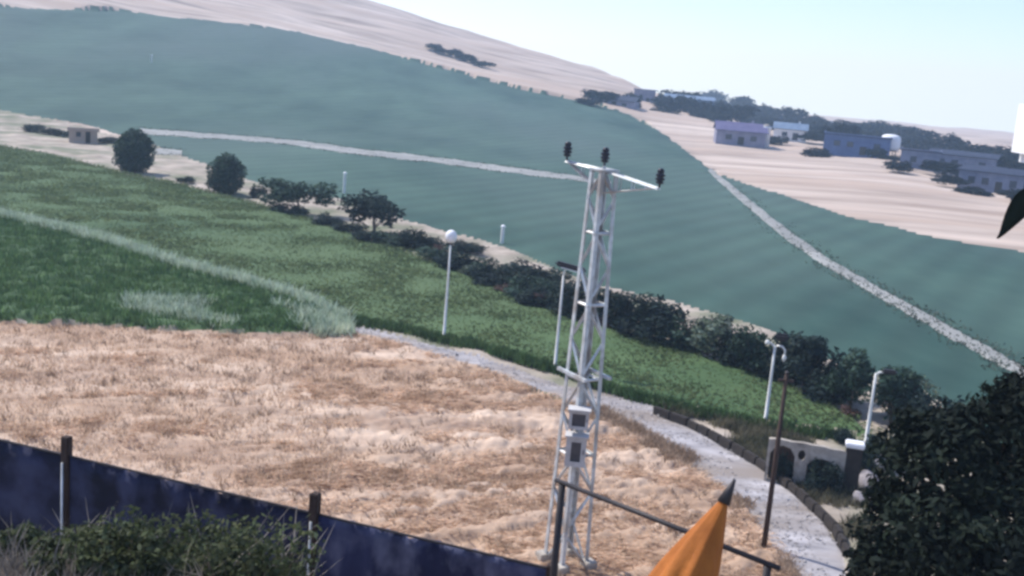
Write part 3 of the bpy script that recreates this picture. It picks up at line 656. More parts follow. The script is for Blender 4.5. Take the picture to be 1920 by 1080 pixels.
# ------------------------------------------------------------------ lattice tower
def lattice_tower():
    b = at(1060, 1058); zt = top_z(b.x, b.y, 318); h = zt - b.z
    t = thing('power_pylon', b, 'tall galvanised steel lattice pylon with a crossarm and dark insulators', 'pylon', rz=R(32))
    hw = lambda z: .52 - .22 * (z / h)          # half width
    cs = ((-1, -1), (1, -1), (1, 1), (-1, 1))
    for sx, sy in cs:
        MB().angle((sx * hw(0), sy * hw(0), -.1), (sx * hw(h), sy * hw(h), h), .13, .018, (sx, sy, 0)).build('leg', MT['galv'], t)
        MB().bevel_box((sx * hw(0), sy * hw(0), .06), (.42, .42, .42), .03).build('footing', MT['whitewash'], t)
    n = 11; zs = [h * (1 - (1 - i / n) ** 1.12) for i in range(n + 1)]
    for i in range(n):
        z0, z1 = zs[i], zs[i + 1]
        for k in range(4):
            a, c = cs[k], cs[(k + 1) % 4]
            out = Vector((a[0] + c[0], a[1] + c[1], 0))
            p, q = (a, c) if (i + k) % 2 else (c, a)
            MB().angle((p[0] * hw(z0) * .98, p[1] * hw(z0) * .98, z0), (q[0] * hw(z1) * .98, q[1] * hw(z1) * .98, z1), .075, .012, out).build('brace', MT['galv'], t)
            if i in (2, 4, 6, 8, 10):
                MB().angle((a[0] * hw(z1) * .98, a[1] * hw(z1) * .98, z1 - .02), (c[0] * hw(z1) * .98, c[1] * hw(z1) * .98, z1 - .02), .07, .012, out).build('strut', MT['galv'], t)
    # crossarm: three insulators; arm ends located along one horizontal direction through the tower
    inv = t.matrix_basis.inverted()
    yaw = R(-38); dirv = Vector((math.cos(yaw), math.sin(yaw), 0))
    def end(px, py):
        lo, hi = -4.0, 4.0
        for _ in range(40):
            m = (lo + hi) / 2; q = Vector((b.x, b.y, zt)) + dirv * m
            if float(proj(q.x, q.y, zt)[0]) < px: lo = m
            else: hi = m
        q = Vector((b.x, b.y, 0)) + dirv * lo
        return Vector((q.x, q.y, top_z(q.x, q.y, py)))
    L3 = end(1062, 300); C3 = Vector((b.x, b.y, zt + .02)); R3 = end(1238, 352)
    loc = lambda p: inv @ p
    arm = MB()
    for off in (-.11, .11):
        sd = Vector((-dirv.y, dirv.x, 0)) * off
        for e in (L3, R3):
            arm.angle(loc(C3 + sd), loc(e + sd * .35), .08, .012, (0, 0, 1))
            arm.angle(loc(C3 + sd - Vector((0, 0, .75))), loc(e + sd * .35 - Vector((0, 0, .03))), .06, .01, (0, 0, -1))
        for e in (L3, R3):
            for f in (.3, .55, .78):
                pa = (C3 + sd).lerp(e + sd * .35, f); pb = (C3 + sd - Vector((0, 0, .75))).lerp(e + sd * .35 - Vector((0, 0, .03)), f)
                arm.tube(loc(pa), loc(pb), .018, n=5)
    arm.box((0, 0, h + .0), (.66, .66, .05))
    arm.build('crossarm', MT['galv'], t)
    peak = MB(); peak.tube((0, 0, h), (0, 0, h + .12), .05, n=6); peak.build('pole_cap', MT['galv'], t)
    for e, up in ((L3, .08), (C3 + Vector((0, 0, .08)), .03), (R3, .08)):
        p = loc(e)
        prof = [(.03, 0), (.035, .1), (.10, .12), (.13, .16), (.075, .2), (.14, .23), (.15, .27), (.08, .31), (.14, .34), (.15, .38), (.08, .42), (.11, .45), (.10, .52), (.05, .56)]
        i_ = MB().lathe(prof, 14, p).build('insulator', MT['porcelain'], t, True)
        MB().tube(p + Vector((0, 0, -.06)), p + Vector((0, 0, .03)), .03, n=6).build('pin', MT['galv'], i_)
    # work platform bar seen at two thirds height
    zp = top_z(b.x, b.y, 700) - b.z
    pl = MB()
    for s in (-1, 1): pl.box((s * (hw(zp) + .05), 0, zp), (.09, 1.5, .10))
    pl.build('platform_bar', MT['galv'], t)
    return t, b, h, hw
tower, tb, th, thw = lattice_tower()
def cabinet(pyt, pyb, w, label, open_):
    zt = top_z(tb.x, tb.y, pyt); zb = top_z(tb.x, tb.y, pyb); h = zt - zb
    dv = Vector((-tb.x, -tb.y, 0)).normalized(); p = Vector((tb.x, tb.y, zb)) + dv * .78 + Vector((-.02, 0, 0))
    t = thing('meter_cabinet', p, label, 'cabinet', rz=math.atan2(dv.y, dv.x) + math.pi / 2)
    body = MB()
    d = .34
    # hollow box, open to the front (-Y)
    body.box((0, d / 2, h / 2), (w, .03, h)); body.box((-w / 2 + .02, 0, h / 2), (.04, d, h)); body.box((w / 2 - .02, 0, h / 2), (.04, d, h))
    body.box((0, 0, .02), (w - .08, d, .04)); body.box((0, 0, h - .02), (w - .08, d, .04))
    body.build('casing', MT['box_paint'], t)
    MB().box((0, -.03, h + .025), (w + .1, d + .16, .045)).build('lid', MT['box_paint'], t)
    fm = MB(); bw = .10 if open_ else .16
    for s in (-1, 1): fm.box((s * (w / 2 - bw / 2), -d / 2 - .012, h / 2), (bw, .022, h))
    for zz in (bw / 2, h - bw / 2): fm.box((0, -d / 2 - .012, zz), (w - 2 * bw, .022, bw))
    fm.build('door_frame', MT['box_paint'], t)
    MB().box((0, -d / 2 + .06, h / 2), (w - 2 * bw + .04, .02, h - 2 * bw + .04)).build('meter_panel', MT['panel_grey'], t)
    MB().tube((w / 2 - bw / 2, -d / 2 - .03, h * .45), (w / 2 - bw / 2, -d / 2 - .03, h * .6), .012, n=6).build('handle', MT['dark_metal'], t)
    for s in (-1, 1): MB().box((s * w * .3, d / 2 + .2, h * .5), (.05, .40, .05)).build('bracket', MT['galv'], t)
cabinet(802, 856, .62, 'pale box with a small dark window low on the pylon', False)
cabinet(754, 788, .60, 'pale box with a wide dark opening on the pylon, uppermost of the two', True)

# ------------------------------------------------------------------ street lamps along the road
def lamp(px, pyb, pyt, style, label, ax=1):
    b = at(px, pyb); h = top_z(b.x, b.y, pyt) - b.z
    t = thing('street_lamp', b, label, 'street lamp', 'street lamps along the field road', rz=R(-12))
    prof = [(.11, -.1), (.11, 0.0), (.105, .35), (.085, .36), (.065, h * .6), (.05, h)]
    MB().lathe(prof, 10).build('pole', MT['pole_paint'], t, True)
    MB().lathe([(.2, -.05), (.2, .07), (.13, .09)], 10).build('base_plate', MT['whitewash'], t)
    if style == 'globe':
        hd = MB().lathe([(.06, -.12), (.20, -.06), (.30, .08), (.33, .24), (.31, .40), (.22, .55), (.08, .62)], 16, (0, 0, h)).build('lamp_head', MT['white_paint'], t, True)
        MB().lathe([(.13, -.18), (.14, -.10), (.05, -.08)], 12, (0, 0, h)).build('collar', MT['dark_metal'], t)
    elif style == 'flat':
        MB().path([(0, 0, h - .1), (.05, 0, h + .25), (.25, 0, h + .42)], [.05, .045, .04], 8).build('arm', MT['pole_paint'], t, True)
        rot = Matrix.Rotation(R(9), 3, 'Y')
        hd = MB().bevel_box((.35, 0, h + .48), (1.65, .42, .26), .1, rot).build('lamp_head', MT['dark_metal'], t)
        MB().bevel_box((.40, 0, h + .33), (1.1, .32, .05), .02, rot).build('diffuser', MT['white_paint'], hd)
    elif style == 'bracket':
        MB().path([(0, 0, h - .2), (-.06, 0, h - .02), (-.2, 0, h + .10), (-.32, 0, h + .12)], [.05, .05, .045, .04], 8).build('arm', MT['pole_paint'], t, True)
        MB().path([(0, 0, h - .2), (.1, 0, h + .02), (.32, 0, h + .0), (.46, 0, h - .15), (.47, 0, h - .45)], [.05, .05, .05, .045, .04], 8).build('arm', MT['pole_paint'], t, True)
        MB().lathe([(.03, .12), (.09, .1), (.12, 0), (.11, -.07), (.03, -.1)], 12, (-.36, 0, h + .1)).build('lamp_head', MT['pole_paint'], t, True)
        MB().bevel_box((.25, 0, h + .42), (.62, .3, .36), .1).build('lamp_head', MT['dark_metal'], t)
        MB().lathe([(.03, .14), (.08, .08), (.10, -.06), (.04, -.2)], 12, (.47, 0, h - .5)).build('lamp_head', MT['pole_paint'], t, True)
    else:
        MB().path([(0, 0, h - .1), (.12, 0, h + .06), (.4, 0, h + .1)], [.05, .05, .04], 8).build('arm', MT['pole_paint'], t, True)
        MB().bevel_box((.55, 0, h + .14), (.62, .3, .2), .07).build('lamp_head', MT['dark_metal'], t)
    return t
lamp(832, 636, 452, 'globe', 'pale street lamp with a single white upright bulb head')
lamp(1040, 694, 516, 'flat', 'pale street lamp with a wide flat dark head close to the lattice pylon')
lamp(1434, 797, 648, 'bracket', 'pale street lamp with curved bracket arms to both sides by the whitewashed wall')
lamp(1621, 845, 700, 'cap', 'pale street lamp with a short dark head beside the large dark tree')

# dark timber utility pole by the road
b = at(1432, 1027); h = top_z(b.x, b.y, 700) - b.z
t = thing('utility_pole', b, 'slim dark timber utility pole standing at the gravel road edge', 'pole')
MB().path([(0, 0, -.2), (.01, 0, h * .5), (0, .01, h)], [.10, .085, .065], 9).build('shaft', MT['post_wood'], t, True)
MB().box((0, 0, h - .25), (.5, .07, .08)).build('crosspiece', MT['post_wood'], t)
MB().lathe([(.075, 0), (.075, .03), (.02, .08)], 9, (0, 0, h + .005)).build('cap', MT['dark_metal'], t)

# thin pale marker posts in the far field
for (px, pyb, pyt, lab) in ((645, 362, 326, 'thin pale marker post behind the dark flat topped spreading tree'), (941, 456, 426, 'thin pale marker post in the far field beyond the low hedge shrubs'),
                            (284, 118, 104, 'tiny pale marker post alone in the middle of the far field')):
    b = at(px, pyb); h = top_z(b.x, b.y, pyt) - b.z
    t = thing('marker_post', b, lab, 'post')
    MB().lathe([(.16, -.2), (.16, h * .9), (.13, h * .93), (.13, h)], 8).build('shaft', MT['pole_paint'], t)
    MB().lathe([(.22, 0), (.22, .1), (.05, .22)], 8, (0, 0, h + .005)).build('cap', MT['white_paint'], t)

# ------------------------------------------------------------------ whitewashed wall with openings by the road
def plate_with_holes(outline, holes, thick):
    cu = bpy.data.curves.new('tmp', 'CURVE'); cu.dimensions = '2D'; cu.fill_mode = 'BOTH'; cu.extrude = thick / 2
    for poly in [outline] + holes:
        sp = cu.splines.new('POLY'); sp.points.add(len(poly) - 1); sp.use_cyclic_u = True
        for p, (x, y) in zip(sp.points, poly): p.co = (x, y, 0, 1)
    o = bpy.data.objects.new('tmp', cu); col.objects.link(o)
    dg = bpy.context.evaluated_depsgraph_get(); me = bpy.data.meshes.new_from_object(o.evaluated_get(dg))
    bpy.data.objects.remove(o); bpy.data.curves.remove(cu)
    me.transform(Matrix.Rotation(math.pi / 2, 4, 'X'))
    return me
def shelter():
    pl, pr = at(1432, 900), at(1578, 925)
    dv = (pr - pl); dv.z = 0; w = dv.length; rz = math.atan2(dv.y, dv.x)
    h = top_z(pl.x, pl.y, 818) - pl.z
    t = thing('roadside_wall', pl, 'stained pale masonry wall with wide dark openings beside the gravel road', 'wall', rz=rz)
    S = w / 146.0
    ell = lambda cx, cy, rx, ry, n=14: [(cx + rx * math.cos(2 * math.pi * i / n), cy + ry * math.sin(2 * math.pi * i / n)) for i in range(n)]
    arch = lambda x0, x1, zt: [(x0, .06), (x1, .06), (x1, zt * .75), (x1 - (x1 - x0) * .2, zt * .95), ((x0 + x1) / 2, zt), (x0 + (x1 - x0) * .2, zt * .95), (x0, zt * .75)]
    outline = [(0, -.1), (w, -.1), (w, h * .93), (w * .93, h * .955), (w * .8, h * .95), (w * .7, h * .975), (w * .55, h * .97), (w * .45, h * .985), (w * .3, h * .97), (w * .12, h * .99), (0, h * .96)]
    me = plate_with_holes(outline, [arch(5 * S, 52 * S, h * .86), arch(76 * S, 130 * S, h * .70), ell(64 * S, h * .70, 7 * S, h * .13)], .22)
    me.materials.append(MT['whitewash']); link(bpy.data.objects.new('front_wall', me), t)
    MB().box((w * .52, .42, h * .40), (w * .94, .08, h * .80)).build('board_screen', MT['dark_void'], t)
    for k in range(6):
        MB().box(((9.5 + 7.6 * k) * S, .20, h * .40), (6.4 * S, .05, h * .74)).build('gate_board', MT['post_wood'], t)
    # gatepost with a white cap and dark board gate beside it
    gp = at(1590, 925)
    g = thing('gatepost', gp, 'dark gatepost with a white cap at the end of the whitewashed shelter', 'gatepost', rz=rz)
    hg = top_z(gp.x, gp.y, 838) - gp.z
    MB().bevel_box((0, 0, hg / 2), (.62, .5, hg), .03).build('shaft', MT['dark_void'], g)
    MB().bevel_box((0, 0, hg + .10), (.72, .6, .2), .04).build('cap', MT['white_paint'], g)
shelter()
for i, (px, pyb, w, pyt) in enumerate([(1535, 922, 62, 852), (1470, 905, 40, 840), (1612, 905, 60, 820), (1655, 870, 80, 790), (1580, 830, 46, 800)]):
    tree('roadside_bush', px, pyb, w * 1.1, pyt, 'shrub', 'leaf_hedge', ('rounded dark bush filling the wide opening of the pale masonry wall', 'narrow dark bush before the boarded opening of the pale masonry wall', 'dark bush next to the white capped gatepost',
         'broad dark bush between the short headed lamp and the black tree', 'small dark bush behind the gatepost at the green field corner')[i], 'bush', var=i % 4, trunk=False, dens=2200, leaf=.035)
def rock(px, py, s, label, seed):
    p = at(px, py); bm = bmesh.new(); bmesh.ops.create_icosphere(bm, subdivisions=3, radius=1)
    g = random.Random(seed); ax = [Vector((g.uniform(-1, 1), g.uniform(-1, 1), g.uniform(-.3, 1))).normalized() for _ in range(9)]
    for v in bm.verts:
        for a in ax:
            k = v.co.dot(a) - .72
            if k > 0: v.co -= a * k * .9
        v.co = Vector((v.co.x * s, v.co.y * s * .8, v.co.z * s * .7 + s * .35))
    me = bpy.data.meshes.new('boulder'); bm.to_mesh(me); bm.free(); me.materials.append(MT['rock'])
    o = link(bpy.data.objects.new('boulder', me)); o.location = p; o.rotation_euler = (0, 0, seed)
    tag(o, label, 'boulder')
rock(1626, 918, .75, 'largest pale lavender boulder at the foot of the dark tree', 1)
rock(1612, 945, .5, 'small pale boulder in front of the largest boulder', 2)
rock(1650, 880, .6, 'flat pale boulder behind the largest boulder', 3)

# stone kerb coloured dark for its shaded near face, along the far side of the gravel road: individual stones
kerb_t = thing('stone_kerb', at(1240, 785), 'low stone kerb coloured dark for its shaded face, along the far edge of the gravel road', 'kerb')
kx = [(1225, 775), (1290, 800), (1350, 832), (1420, 872), (1480, 918), (1530, 962), (1566, 1000), (1590, 1050)]
kpts = [at(*p) for p in kx]; seg = []
for a, c in zip(kpts[:-1], kpts[1:]):
    n = max(1, int((c - a).length / .75))
    for i in range(n): seg.append((a.lerp(c, i / n), a.lerp(c, (i + 1) / n)))
for i, (a, c) in enumerate(seg):
    m = (a + c) / 2; d = c - a
    MB().bevel_box((0, 0, 0), (d.length * .95, random.uniform(.20, .28), random.uniform(.34, .46)), .04).build('kerb_stone', MT['dark_void'], kerb_t)
    o = kerb_t.children[-1] if False else bpy.context.scene.collection.objects[-1]
    o.location = m - kerb_t.location + Vector((0, 0, .16)); o.rotation_euler = (random.uniform(-.04, .04), random.uniform(-.05, .05), math.atan2(d.y, d.x))

# ------------------------------------------------------------------ village
def house(px, pyb, w_px, pyt, style, wall, roof, label, depth=.7, yaw=0.0, nwin=3):
    p = at(px, pyb, 100); dep = float(np.dot(np.array(p) - np.array([0, 0, H]), _F))
    w = w_px * dep / FPX; h = max(top_z(p.x, p.y, pyt) - p.z, 1.8); d = w * depth
    t = thing('house' if style != 'shed' else 'farm_shed', p, label, 'house' if style != 'shed' else 'shed', rz=-math.atan2(p.x, p.y) + yaw)
    hw = h * (.62 if style == 'gable' else (.8 if style == 'shed' else .93))
    me = MB().box((0, d / 2, hw / 2 - .4), (w, d, hw + .8)).build('wall', wall, t)
    if style in ('gable', 'shed'):
        ov = .4; a = [(-w / 2 - ov, -ov, hw + .01), (w / 2 + ov, -ov, hw + .01), (w / 2 + ov, d / 2, h), (-w / 2 - ov, d / 2, h), (-w / 2 - ov, d + ov, hw + .01), (w / 2 + ov, d + ov, hw + .01)]
        a = a + [(x, y, z + .18) for x, y, z in a]
        f = [(6, 7, 8, 9), (9, 8, 11, 10), (1, 0, 3, 2), (2, 3, 4, 5), (0, 1, 7, 6), (4, 10, 11, 5), (0, 6, 9, 3), (3, 9, 10, 4), (1, 2, 8, 7), (2, 5, 11, 8)]
        rf = raw_mesh('roof', a, f, roof, t)
        if style == 'gable':
            raw_mesh('gable_wall', [(-w / 2 + .02, 0.02, hw), (-w / 2 + .02, d - .02, hw), (-w / 2 + .02, d / 2, h - .1), (-w / 2 + .25, .02, hw), (-w / 2 + .25, d - .02, hw), (-w / 2 + .25, d / 2, h - .1)], [(0, 1, 2), (5, 4, 3), (0, 2, 5, 3), (1, 4, 5, 2)], wall, t)
            MB().box((w * .25, d * .62, h + .3), (.6, .6, .9)).build('chimney', wall, rf)
    else:
        rf = MB().box((0, d / 2, hw + .12), (w + .5, d + .5, .24)).build('roof', roof, t)
        pr = MB(); 
        for s in (-1, 1): pr.box((s * (w / 2 + .13), d / 2, hw + .38), (.2, d + .46, .28))
        pr.box((0, -.13, hw + .38), (w + .06, .2, .28)); pr.build('parapet', wall, rf)
    ww = min(1.6, w / (nwin * 2 + 2)); 
    for i in range(nwin):
        x = -w / 2 + w * (i + 1) / (nwin + 1)
        if i == nwin // 2:
            MB().box((x, -.03, 1.05), (ww, .08, 2.1)).build('door', MT['dark_void'], t)
        else:
            z = max(1.2, hw * .55)
            wn_ = MB().box((x, -.02, z), (ww, .06, min(1.3, hw * .4))).build('window', MT['glass_dark'], t)
            MB().box((x, -.08, z - min(1.3, hw * .4) / 2 - .06), (ww + .2, .16, .09)).build('sill', wall, wn_)
    return t
lav = mat('lavender_plaster', (.16, .155, .22), (.27, .26, .33), scale=.5); whi = mat('pale_plaster', (.62, .60, .58), (.75, .73, .70), scale=.5)
blu = mat('blue_plaster', (.05, .08, .19), (.09, .14, .28), scale=.5); gry = mat('grey_plaster', (.10, .12, .19), (.20, .22, .30), scale=.5)
vroof = mat('violet_roof', (.07, .065, .15), (.13, .12, .22), scale=.6); droof = mat('dark_roof', (.012, .018, .04), (.03, .04, .075), scale=.6)
broof = mat('blue_sheet_roof', (.10, .15, .23), (.17, .23, .32), scale=.6); earth = mat('earth_plaster', (.36, .29, .26), (.46, .38, .34), scale=.5)
house(1388, 272, 92, 232, 'gable', lav, vroof, 'lavender house with a violet pitched roof nearest the white standpipe', yaw=.1)
house(1290, 212, 92, 180, 'shed', broof, broof, 'long low farm shed with a pale blue sheet roof under the skyline trees', nwin=4)
house(1150, 202, 80, 180, 'gable', lav, droof, 'small house with a dark roof at the far end of the village beside bare slope', yaw=-.2)
house(1207, 194, 40, 168, 'flat', lav, lav, 'tiny flat roofed lavender house between the dark roofed house and the blue shed', nwin=2)
house(1604, 290, 120, 254, 'flat', blu, droof, 'wide dark blue flat roofed building left of the white water tank'.replace(' left of', ' next to'), nwin=4)
house(1722, 318, 70, 282, 'flat', gry, droof, 'grey block building between the white water tank and the long sheds', nwin=2)
house(1800, 322, 120, 286, 'shed', gry, droof, 'grey farm shed with a dark roof behind the other long shed', yaw=-.1, nwin=4)
house(1870, 362, 150, 318, 'shed', gry, droof, 'long grey farm shed with a dark roof closest to the bare earth slope', yaw=-.25, nwin=5)
house(1480, 262, 60, 232, 'gable', whi, broof, 'small pale house with a blue roof between the standpipe and the blue building', nwin=2)
for i, (px, py) in enumerate([(818, 93), (834, 99), (850, 104), (866, 110), (882, 115), (898, 121), (909, 125)]):
    tree('hillside_bush', px, py, 34, py - (13, 10, 15, 12, 14, 9, 11)[i], 'shrub', 'leaf_village', 'dark low bush, ' + ORD[i] + ' down the slope in the bare hillside row', 'bush', 'row of bushes on the bare hillside', var=i % 3, dens=800, leaf=.06, trunk=False)
house(156, 268, 50, 246, 'flat', MT['bare'], MT['bare'], 'low earthen hut on the pale bare strip next to the egg-shaped tree', nwin=2)
house(1545, 248, 40, 226, 'flat', whi, whi, 'tiny white house among the skyline trees above the blue building', nwin=2)
# white water tank on a frame
b = at(1666, 294, 100); h = top_z(b.x, b.y, 252) - b.z; r = 17 * b.length / FPX
t = thing('water_tank', b, 'white rounded water tank standing at the end of the blue building', 'tank')
z0 = h * .28
MB().lathe([(r * .5, z0), (r * .92, z0 + .05 * h), (r, z0 + .2 * h), (r, z0 + .5 * h), (r * .9, z0 + .64 * h), (r * .5, z0 + .71 * h), (r * .15, z0 + .72 * h)], 18).build('tank_body', MT['white_paint'], t, True)
for i in range(4):
    a = math.pi / 4 + i * math.pi / 2
    MB().tube((math.cos(a) * r * .7, math.sin(a) * r * .7, -.3), (math.cos(a) * r * .7, math.sin(a) * r * .7, z0 + .1), .12, n=6).build('leg', MT['dark_metal'], t)
MB().lathe([(r * .95, z0 - .12), (r * .95, z0 - .004)], 18).build('platform', MT['dark_metal'], t)
b = at(1433, 274, 100); h = top_z(b.x, b.y, 234) - b.z
t = thing('standpipe', b, 'white slender standpipe tower beside the lavender house', 'tower')
MB().lathe([(1.25, -.3), (1.2, h * .8), (1.35, h * .82), (1.35, h * .9), (1.1, h * .93)], 14).build('shaft', MT['white_paint'], t, True)
MB().lathe([(1.2, h * .932), (.6, h), (.1, h * 1.03)], 14).build('cap', MT['whitewash'], t, True)

# ------------------------------------------------------------------ near fence with navy shade net
FZ = H - 5.66
fl, fr = at_z(0, 820, FZ), at_z(1036, 1062, FZ)
fdir = (fr - fl).normalized()
def on_fence(px):      # point of the fence's top line seen in that image column
    lo, hi = -6.0, 20.0
    for _ in range(40):
        m = (lo + hi) / 2; q = fl + fdir * m
        if float(proj(q.x, q.y, q.z)[0]) < px: lo = m
        else: hi = m
    return fl + fdir * lo
xs_post = [-330, 125, 590, 1036]
pp = [on_fence(x) for x in xs_post]
fence = thing('garden_fence', Vector((pp[0].x, pp[0].y, float(ground(pp[0].x, pp[0].y)))), 'dark navy shade net fence with timber posts along the dry field', 'fence')
fo = fence.location
rzf = math.atan2(fdir.y, fdir.x)
for i, p in enumerate(pp):
    g0 = float(ground(p.x, p.y)) - .2; hh = FZ + (.24 if i < 3 else .02) - g0
    MB().bevel_box((p.x - fo.x, p.y - fo.y, g0 + hh / 2 - fo.z), (.12, .12, hh), .012, Matrix.Rotation(rzf, 3, 'Z')).build('post', MT['post_wood'], fence)
nrm = Vector((-fdir.y, fdir.x, 0)); nrm = nrm if nrm.y < 0 else -nrm
for p in pp[1:3]:
    g0 = float(ground(p.x, p.y)) - .2; q_ = p + nrm * .085
    MB().tube(Vector((q_.x, q_.y, g0)) - fo, Vector((q_.x, q_.y, FZ - .12)) - fo, .018, n=8).build('stake', MT['galv'], fence, True)
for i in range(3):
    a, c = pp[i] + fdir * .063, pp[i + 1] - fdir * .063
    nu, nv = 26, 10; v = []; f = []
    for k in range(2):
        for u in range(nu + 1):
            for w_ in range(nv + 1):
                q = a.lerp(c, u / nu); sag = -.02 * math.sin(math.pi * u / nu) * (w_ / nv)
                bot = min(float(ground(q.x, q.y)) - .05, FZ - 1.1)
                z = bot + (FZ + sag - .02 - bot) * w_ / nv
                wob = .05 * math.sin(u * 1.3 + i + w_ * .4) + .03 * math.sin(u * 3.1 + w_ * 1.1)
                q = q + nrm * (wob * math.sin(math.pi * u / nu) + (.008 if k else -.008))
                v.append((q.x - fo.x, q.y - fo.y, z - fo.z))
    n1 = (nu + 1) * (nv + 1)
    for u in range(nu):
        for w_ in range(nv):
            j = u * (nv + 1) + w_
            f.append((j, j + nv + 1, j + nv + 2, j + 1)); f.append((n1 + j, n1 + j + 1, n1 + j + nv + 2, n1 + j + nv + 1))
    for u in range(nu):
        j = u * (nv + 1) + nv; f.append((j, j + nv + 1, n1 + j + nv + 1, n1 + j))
    raw_mesh('net_panel', v, f, MT['navy'] if i == 2 else MT['shaded_net'], fence, True)
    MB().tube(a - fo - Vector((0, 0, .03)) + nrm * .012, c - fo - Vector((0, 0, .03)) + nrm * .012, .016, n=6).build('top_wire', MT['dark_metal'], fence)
    m_ = a.lerp(c, .5)

# ------------------------------------------------------------------ near railing
RZ = H - 2.62
ra, rb = at_z(1042, 900, RZ), at_z(1462, 1066, RZ)
rl = thing('terrace_railing', Vector((ra.x, ra.y, float(ground(ra.x, ra.y)))), 'thin black metal railing with two posts in front of the pylon foot', 'railing')
ro = rl.location; rd = (rb - ra).normalized()
MB().path([ra - ro, rb - ro], .017, 8).build('top_rail', MT['dark_metal'], rl, True)
for f_ in (.035, .955):
    q = ra.lerp(rb, f_); g0 = float(ground(q.x, q.y)) - .1
    MB().tube(Vector((q.x, q.y, g0)) - ro, Vector((q.x, q.y, RZ - .015)) - ro, .024, n=10).build('post', MT['dark_metal'], rl, True)
    MB().lathe([(.06, 0), (.06, .02), (.03, .03)], 10, Vector((q.x, q.y, g0 + .1)) - ro).build('base_plate', MT['dark_metal'], rl)

# ------------------------------------------------------------------ furled orange parasol leaning beside the railing
tip = at_d(1376, 903, 5.0); low = at_d(1289, 1080, 4.85)
ax = (tip - low).normalized()
gz = H - 3.7; foot = tip - ax * ((tip.z - gz) / ax.z)
t = thing('closed_parasol', foot, 'furled rust orange parasol with a dark pointed tip leaning by the railing', 'parasol')
q = ax.to_track_quat('Z', 'Y'); LEN = (tip - foot).length
def canopy():
    v = []; f = []; n = 48; prof = []
    Lc = 1.45; m = 30
    for k in range(m + 1):
        s = k / m            # 0 at tip
        r = .172 * (1 - (1 - min(s / .55, 1)) ** 1.75) if s < .55 else .172 - .03 * ((s - .55) / .45) ** 2
        prof.append((max(r, .008), LEN - .05 - s * Lc))
    for k, (r, z) in enumerate(prof):
        for i in range(n):
            a = 2 * math.pi * i / n; fold = 1 + .09 * math.cos(8 * a + .5 * math.sin(k * .25)) * min(1, k / 8) + .03 * math.sin(13 * a + k * .4)
            v.append(q @ Vector((r * fold * math.cos(a + .012 * k), r * fold * math.sin(a + .012 * k), z)))
    for k in range(m):
        f += [(k * n + i, (k + 1) * n + i, (k + 1) * n + (i + 1) % n, k * n + (i + 1) % n) for i in range(n)]
    f.append(tuple(range(n))); f.append(tuple(range(m * n + n - 1, m * n - 1, -1)))
    raw_mesh('canopy', v, f, MT['orange'], t, True)
canopy()
MB().path([q @ Vector((0, 0, .0)), q @ Vector((0, 0, LEN - .2))], .022, 10).build('pole', MT['pole_paint'], t, True)
MB().path([q @ Vector((0, 0, LEN - .11)), q @ Vector((0, 0, LEN - .04)), q @ Vector((0, 0, LEN + .01))], [.032, .018, .006], 10).build('tip', MT['dark_metal'], t, True)
mb = MB().lathe([(.26, -.03), (.26, .06), (.05, .08), (.05, .2)], 16); mb.build('base', MT['dark_void'], t)

